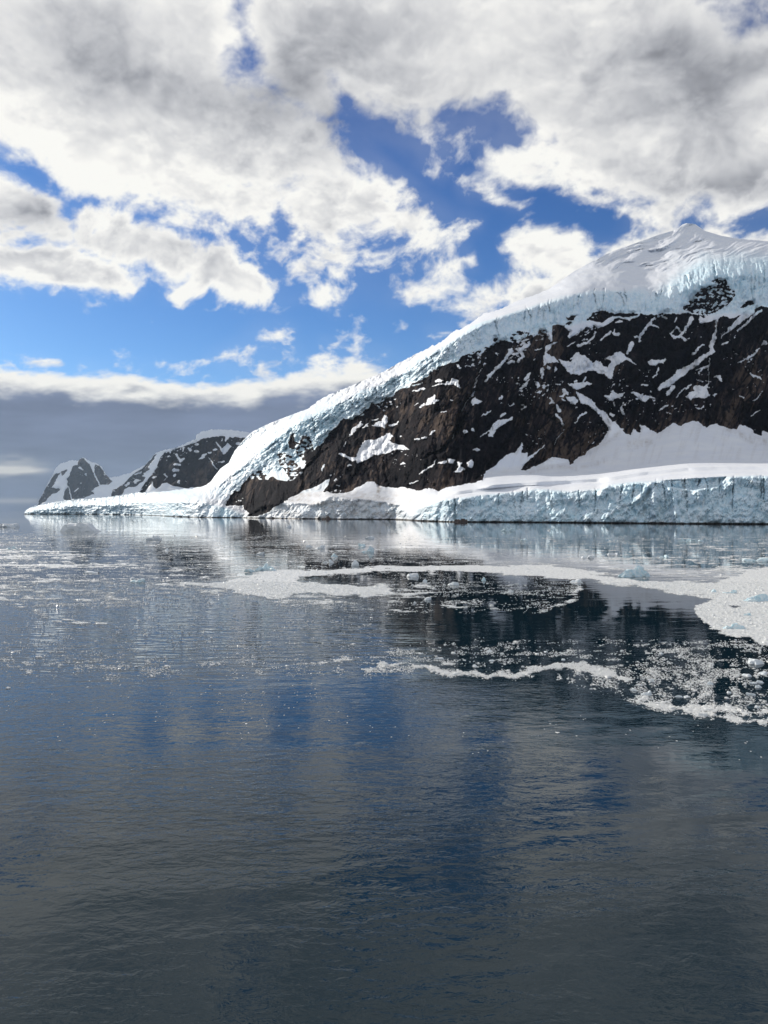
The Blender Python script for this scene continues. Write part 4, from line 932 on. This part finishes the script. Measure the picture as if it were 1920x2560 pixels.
# rocks at the foot of the ice
rock_m, nt, b = mat_new('wet_shore_rock')
nn = Noise(nt, N(nt, 'ShaderNodeNewGeometry').outputs['Position'], 0.5, 5, 0.6)
nt.links.new(Mix(nt, Rng(nt, nn, .35, .65), rgb(0.03, 0.022, 0.02), rgb(0.11, 0.07, 0.055)), b.inputs['Base Color']); b.inputs['Roughness'].default_value = 0.6
for i, (xa, xb, yt, yb, lab) in enumerate([(1131,1172,1294,1306,'brown rock outcrop at the waterline below the rounded glacier snout'), (802,832,1292,1300,'low dark rock at the waterline below the dirty snow lobes'),
      (1036,1062,1296,1304.5,'small dark rock at the left foot of the rounded glacier snout'), (670,688,1291.5,1298,'small dark rock under the left snow fan at the waterline'), (748,760,1280,1290,'dark boulder melting out of the left snow lobe')]):
    D = CAM_H * F_PX / (lin(WAT, (xa + xb) / 2) - HY) - 6
    w = (xb - xa) / F_PX * D; h = (yb - yt) / F_PX * D * 0.9
    o = ice_chunk_mesh('shore_rock', 900 + i, w, w * 0.6, h, 0, rock_m, 2)
    z = 0 if i < 4 else 10.0
    D2 = D if i < 4 else D + 25
    if i == 4: z = CAM_H + (HY - 1291) / F_PX * D2
    o.location = (((xa + xb) / 2 - CX) / F_PX * D2, D2, z)
    tag(o, lab, 'rock', 'dark rocks along the foot of the ice')

# ------------------------------------------------------------------ brash ice
def brash_density(x, y):
    """how thickly the small ice lies, read off the photo, on the water surface"""
    rx = np.clip((y - HY) / 200.0, 0.06, 2.0)
    wx = x + 16 * fbm(x / 60, y / (60 * rx), 3, 601) ; wy = y + 9 * rx * fbm(x / 70, y / (60 * rx), 4, 611)
    d = np.zeros_like(x)
    def reg(pts, t, val, soft=6):
        s = poly_sd(wx, wy, cv(t, pts)); np.maximum(d, val * sstep(-soft, soft, s), out=d)
    def cut(pts, t, val, soft=4):
        s = poly_sd(wx, wy, cv(t, pts)); d[...] = d * (1 - val * sstep(-soft, soft, s))
    def st(pts, t, val, soft=3):
        s = strip_sd(wx, wy, cv(t, pts)); np.maximum(d, val * sstep(-soft, soft, s), out=d)
    # thin scatter
    reg([(-100,120),(1000,130),(1659,150),(1659,300),(1050,330),(900,420),(300,440),(-100,420)], 'K', 0.38, 10)
    reg([(0,140),(1800,130),(1800,400),(900,320),(0,270)], 'L', 0.30, 8)
    reg([(0,90),(1800,92),(1800,140),(0,150)], 'L', 0.035, 6)
    reg([(900,140),(1800,130),(1800,400),(1300,360),(900,320)], 'L', 0.42, 10)
    reg([(0,280),(850,310),(830,400),(700,450),(300,460),(0,470)], 'L', 0.12, 8)
    reg([(-100,600),(400,640),(950,660),(1659,650),(1659,740),(900,740),(-100,740)], 'K', 0.10, 14)
    reg([(0,600),(1800,590),(1800,900),(1100,860),(700,690),(0,740)], 'L', 0.16, 8)
    reg([(-100,420),(1000,420),(1659,460),(1659,640),(-100,640)], 'K', 0.02, 14)
    reg([(-100,740),(1659,740),(1659,1000),(-100,1000)], 'K', 0.004, 14)
    reg([(0,900),(1659,950),(1659,1300),(0,1300)], 'L', 0.0015, 14)
    # streaks on the left
    reg([(-60,190),(250,200),(520,238),(660,262),(420,276),(-60,282)], 'K', 0.78, 6); cut([(310,236),(440,232),(570,244),(440,252)], 'K', 0.9)
    st([(120,155,8),(500,133,6),(620,130,4)], 'K', 0.5)
    st([(-20,265,16),(450,270,12),(620,262,6)], 'K', 1.0)
    st([(-20,380,16),(130,465,22),(250,490,22),(340,512,20),(460,515,6)], 'K', 0.75, 6)
    st([(-20,300,10),(250,330,16),(450,325,14),(640,345,8)], 'K', 0.6, 6)
    st([(250,430,10),(600,380,8),(850,415,6)], 'K', 0.14, 6)
    st([(-20,690,90),(200,690,60),(400,705,20)], 'K', 0.4, 12); st([(-20,640,40),(100,640,20)], 'K', 0.25, 10)
    st([(380,690,20),(700,690,34),(940,700,22)], 'K', 0.22, 10); st([(1000,690,16),(1250,680,16)], 'K', 0.12, 10)
    reg([(1380,690),(1500,660),(1659,650),(1659,735),(1450,725)], 'K', 0.6, 5)
    # slush tongue and the long band
    reg([(640,341),(900,345),(1020,326),(1150,286),(1400,286),(1680,265),(1680,285),(1500,300),(1290,310),(1290,338),(1480,345),(1680,352),(1680,395),(1400,392),(1150,402),(1010,380),(930,356),(640,348)], 'K', 1.0, 2.2)
    reg([(1150,400),(1350,385),(1680,390),(1680,430),(1450,400),(1650,465),(1400,455),(1200,430)], 'K', 0.35, 5)
    reg([(-30,262),(300,262),(700,262),(1030,300),(1300,340),(1430,380),(1420,405),(1150,368),(900,330),(700,318),(500,306),(300,292),(-30,284)], 'L', 1.0, 2.2)
    reg([(1020,300),(1400,330),(1800,240),(1800,670),(1659,610),(1540,575),(1400,540),(1352,492),(1352,438),(1425,405),(1200,366)], 'L', 0.95, 2.5)
    reg([(900,225),(1800,190),(1800,400),(1250,350)], 'L', 0.60, 10)
    cut([(880,300),(1100,300),(1380,320),(1450,330),(1200,340),(1000,320)], 'L', 0.55)
    cut([(1480,440),(1530,444),(1500,450)], 'L', 0.9)
    # swirl
    reg([(-30,350),(180,352),(250,380),(120,410),(-30,460)], 'L', 0.55, 6)
    st([(-20,462,14),(130,455,18),(400,440,14),(560,458,8),(700,450,9),(820,405,12),(850,330,30)], 'L', 0.7, 3.5)
    st([(150,410,10),(300,420,14),(400,440,10)], 'L', 0.4, 4)
    cut([(-20,430),(60,418),(150,430),(60,455),(-20,455)], 'L', 0.6)
    # lower band
    st([(-30,705,30),(130,690,14),(260,722,26),(440,755,26),(600,744,30),(720,712,34),(860,698,34),(1000,728,22),(1090,752,14)], 'L', 1.05, 8)
    st([(0,690,10),(200,690,12),(400,705,16),(520,720,12)], 'L', 0.7, 5)
    st([(730,748,6),(900,800,14),(1050,845,18),(1200,875,34),(1450,885,24),(1659,900,24)], 'L', 0.9, 9)
    st([(1350,900,16),(1480,925,24),(1680,940,26)], 'L', 0.95, 9)
    st([(1100,842,22),(1250,860,20)], 'L', 0.6, 5)
    st([(1400,690,30),(1500,700,60),(1590,780,50),(1500,820,60),(1640,850,60)], 'L', 0.2, 14)
    st([(900,660,30),(1100,690,40),(1300,730,50),(1450,760,50)], 'L', 0.20, 14)
    st([(1150,720,40),(1300,790,50),(1480,840,50)], 'L', 0.22, 12)
    cut([(1190,740),(1240,745),(1250,775),(1200,775)], 'L', 0.95)
    cut([(1350,640),(1560,655),(1570,700),(1660,710),(1500,680)], 'L', 0.8)
    # broken up texture
    tx = fbm(x / 34, y / (15 * rx), 5, 621, 0.6); t2 = fbm(x / 140, y / (40 * rx), 3, 631)
    lo = np.clip(0.12 + 4.6 * tx + 1.6 * t2, 0.02, 3.2)
    return np.where(d > 0.8, d * np.clip(lo + 0.75, 0.60, 1.3), d * lo)

def build_brash():
    rs = np.random.RandomState(5)
    wat_lim = lambda x: lin(WAT, x) + 1.2
    pts = []
    NT = 2600000
    x = rs.uniform(-120, 2060, NT)
    # candidates thin out towards the camera
    y = HY + 9 + 640 * rs.power(1.0, NT) 
    keep = (y > wat_lim(x)) & (y < 1900)
    x, y = x[keep], y[keep]
    step = 2.0
    gx = np.arange(-130, 2070, step); gy = np.arange(HY + 2, 1930, 1.0)
    GX, GY = np.meshgrid(gx, gy)
    dn = brash_density(GX, GY)
    ix = np.clip(((x - gx[0]) / step).astype(int), 0, len(gx) - 1); iy = np.clip((y - gy[0]).astype(int), 0, len(gy) - 1)
    dens = dn[iy, ix]
    D = CAM_H * F_PX / (y - HY)
    size = np.where(D < 130, 0.064, 0.060) * (1 + rs.pareto(2.0, len(x)) * 0.9) * (0.55 + D / 120.0) ** 0.9
    size = np.where(rs.uniform(0, 1, len(x)) < 0.02, size * 2.6, size)
    size = np.clip(size, 0.03, np.where(D < 130, 0.42, 1.6)) * np.where(dens < 0.3, 1.1, 1.0)
    # candidates per px needed for a cover: pieces are about size/D*F px wide
    wpx = size / D * F_PX
    cover = np.clip(dens, 0, 1.5) 
    prob = cover * 2.9 * np.where(dens > 0.75, 1.5, 0.75) / np.maximum(wpx * wpx * 0.30, 0.7) / 1.9
    k = rs.uniform(0, 1, len(x)) < prob
    x, y, D, size = x[k], y[k], D[k], size[k]
    if len(x) > 420000:
        s = rs.choice(len(x), 420000, replace=False); x, y, D, size = x[s], y[s], D[s], size[s]
    n = len(x); print('brash pieces', n)
    X = (x - CX) / F_PX * D
    # near pieces are uneven slabs (10 triangles), far ones low lumps (4 triangles)
    def lumps(sel, base, f, flat):
        n_ = int(sel.sum()); sz = size[sel]
        V = np.repeat(np.array(base, np.float32)[None], n_, 0); V = V + rs.uniform(-0.25, 0.25, V.shape) * np.array([1, 1, 0.5])
        a = rs.uniform(0, 6.283, n_); ca, sa = np.cos(a)[:, None], np.sin(a)[:, None]
        asp = rs.uniform(0.5, 1.0, n_)[:, None]
        hx = V[..., 0] * sz[:, None] * 0.62; hy = V[..., 1] * sz[:, None] * 0.62 * asp
        ht = sz * rs.uniform(0.05, 0.22, n_) * np.where(rs.uniform(0, 1, n_) < 0.12, 2.0, 1.0) * flat
        hz = V[..., 2] * ht[:, None]
        Wl = np.stack([hx * ca - hy * sa + X[sel][:, None], hx * sa + hy * ca + D[sel][:, None], hz + 0.01], -1)
        return Wl.reshape(-1, 3), (np.array(f)[None] + len(base) * np.arange(n_)[:, None, None]).reshape(-1, 3)
    near = D < 130
    W1, F1 = lumps(near, [[1, 0, -.3], [.1, 1, -.3], [-1, .1, -.3], [0, -1, -.3], [.8, 0, 1], [.1, .8, 1], [-.8, .1, 1], [0, -.8, 1]],
                   [[0, 1, 5], [0, 5, 4], [1, 2, 6], [1, 6, 5], [2, 3, 7], [2, 7, 6], [3, 0, 4], [3, 4, 7], [4, 5, 6], [4, 6, 7]], 1.0)
    W2, F2 = lumps(~near, [[1, 0, -.3], [.1, 1, -.3], [-1, .1, -.3], [0, -1, -.3], [.1, .1, 1]], [[0, 1, 4], [1, 2, 4], [2, 3, 4], [3, 0, 4]], 1.0)
    Wv = np.concatenate([W1, W2]); Fq = np.concatenate([F1, F2 + len(W1)])
    # thin sheets of frozen slush under the thickest bands
    cell = (dn[:-1, :-1] + dn[1:, 1:] + dn[:-1, 1:] + dn[1:, :-1]) / 4 > 0.72
    gD = CAM_H * F_PX / (GY - HY); gX = (GX - CX) / F_PX * gD
    cell &= (GY[:-1, :-1] < 1610)
    cell &= (GY[:-1, :-1] > wat_lim(GX[:-1, :-1]) + 2)
    jj, ii = np.nonzero(cell); mcol = GX.shape[1]; a_ = jj * mcol + ii
    zz = 0.014 + 0.012 * vnoise(gX * 3, gD * 3, 91)
    SV = np.stack([gX, gD, zz], -1).reshape(-1, 3)
    tri = np.concatenate([np.stack([a_, a_ + mcol, a_ + mcol + 1], 1), np.stack([a_, a_ + mcol + 1, a_ + 1], 1)])
    us, inv = np.unique(tri.ravel(), return_inverse=True)
    Fq = np.concatenate([Fq, inv.reshape(-1, 3) + len(Wv)]); Wv = np.concatenate([Wv, SV[us]])
    o = mesh_from('brash_ice', Wv, Fq, M_brash, smooth=False)
    o.data.materials.append(M_slush)
    mi = np.zeros(len(Fq), np.int32); mi[-len(tri):] = 1
    o.data.polygons.foreach_set('material_index', mi)
    tag(o, 'white brash ice and slush drifting in streaks and bands on the sea', kind='stuff')
build_brash()

# ------------------------------------------------------------------ air
def build_haze():
    import bmesh
    bm = bmesh.new(); bmesh.ops.create_cube(bm, size=1.0)
    x0, x1, y0, y1, z0, z1 = -26000, 26000, -600, 24500, -9, 1500
    for v in bm.verts:
        v.co = Vector((x0 if v.co.x < 0 else x1, y0 if v.co.y < 0 else y1, z0 if v.co.z < 0 else z1))
    me = bpy.data.meshes.new('haze'); bm.to_mesh(me); bm.free()
    m = bpy.data.materials.new('thin_air_haze'); m.use_nodes = True; nt = m.node_tree
    for n in list(nt.nodes): nt.nodes.remove(n)
    out = nt.nodes.new('ShaderNodeOutputMaterial'); v = nt.nodes.new('ShaderNodeVolumePrincipled')
    v.inputs['Color'].default_value = (0.60, 0.78, 1.0, 1); v.inputs['Density'].default_value = 1.4e-5; v.inputs['Anisotropy'].default_value = 0.2
    nt.links.new(v.outputs[0], out.inputs['Volume'])
    me.materials.append(m)
    o = bpy.data.objects.new('haze', me); col.objects.link(o)
    tag(o, 'thin cold air that turns the far peaks blue', kind='stuff')
build_haze()
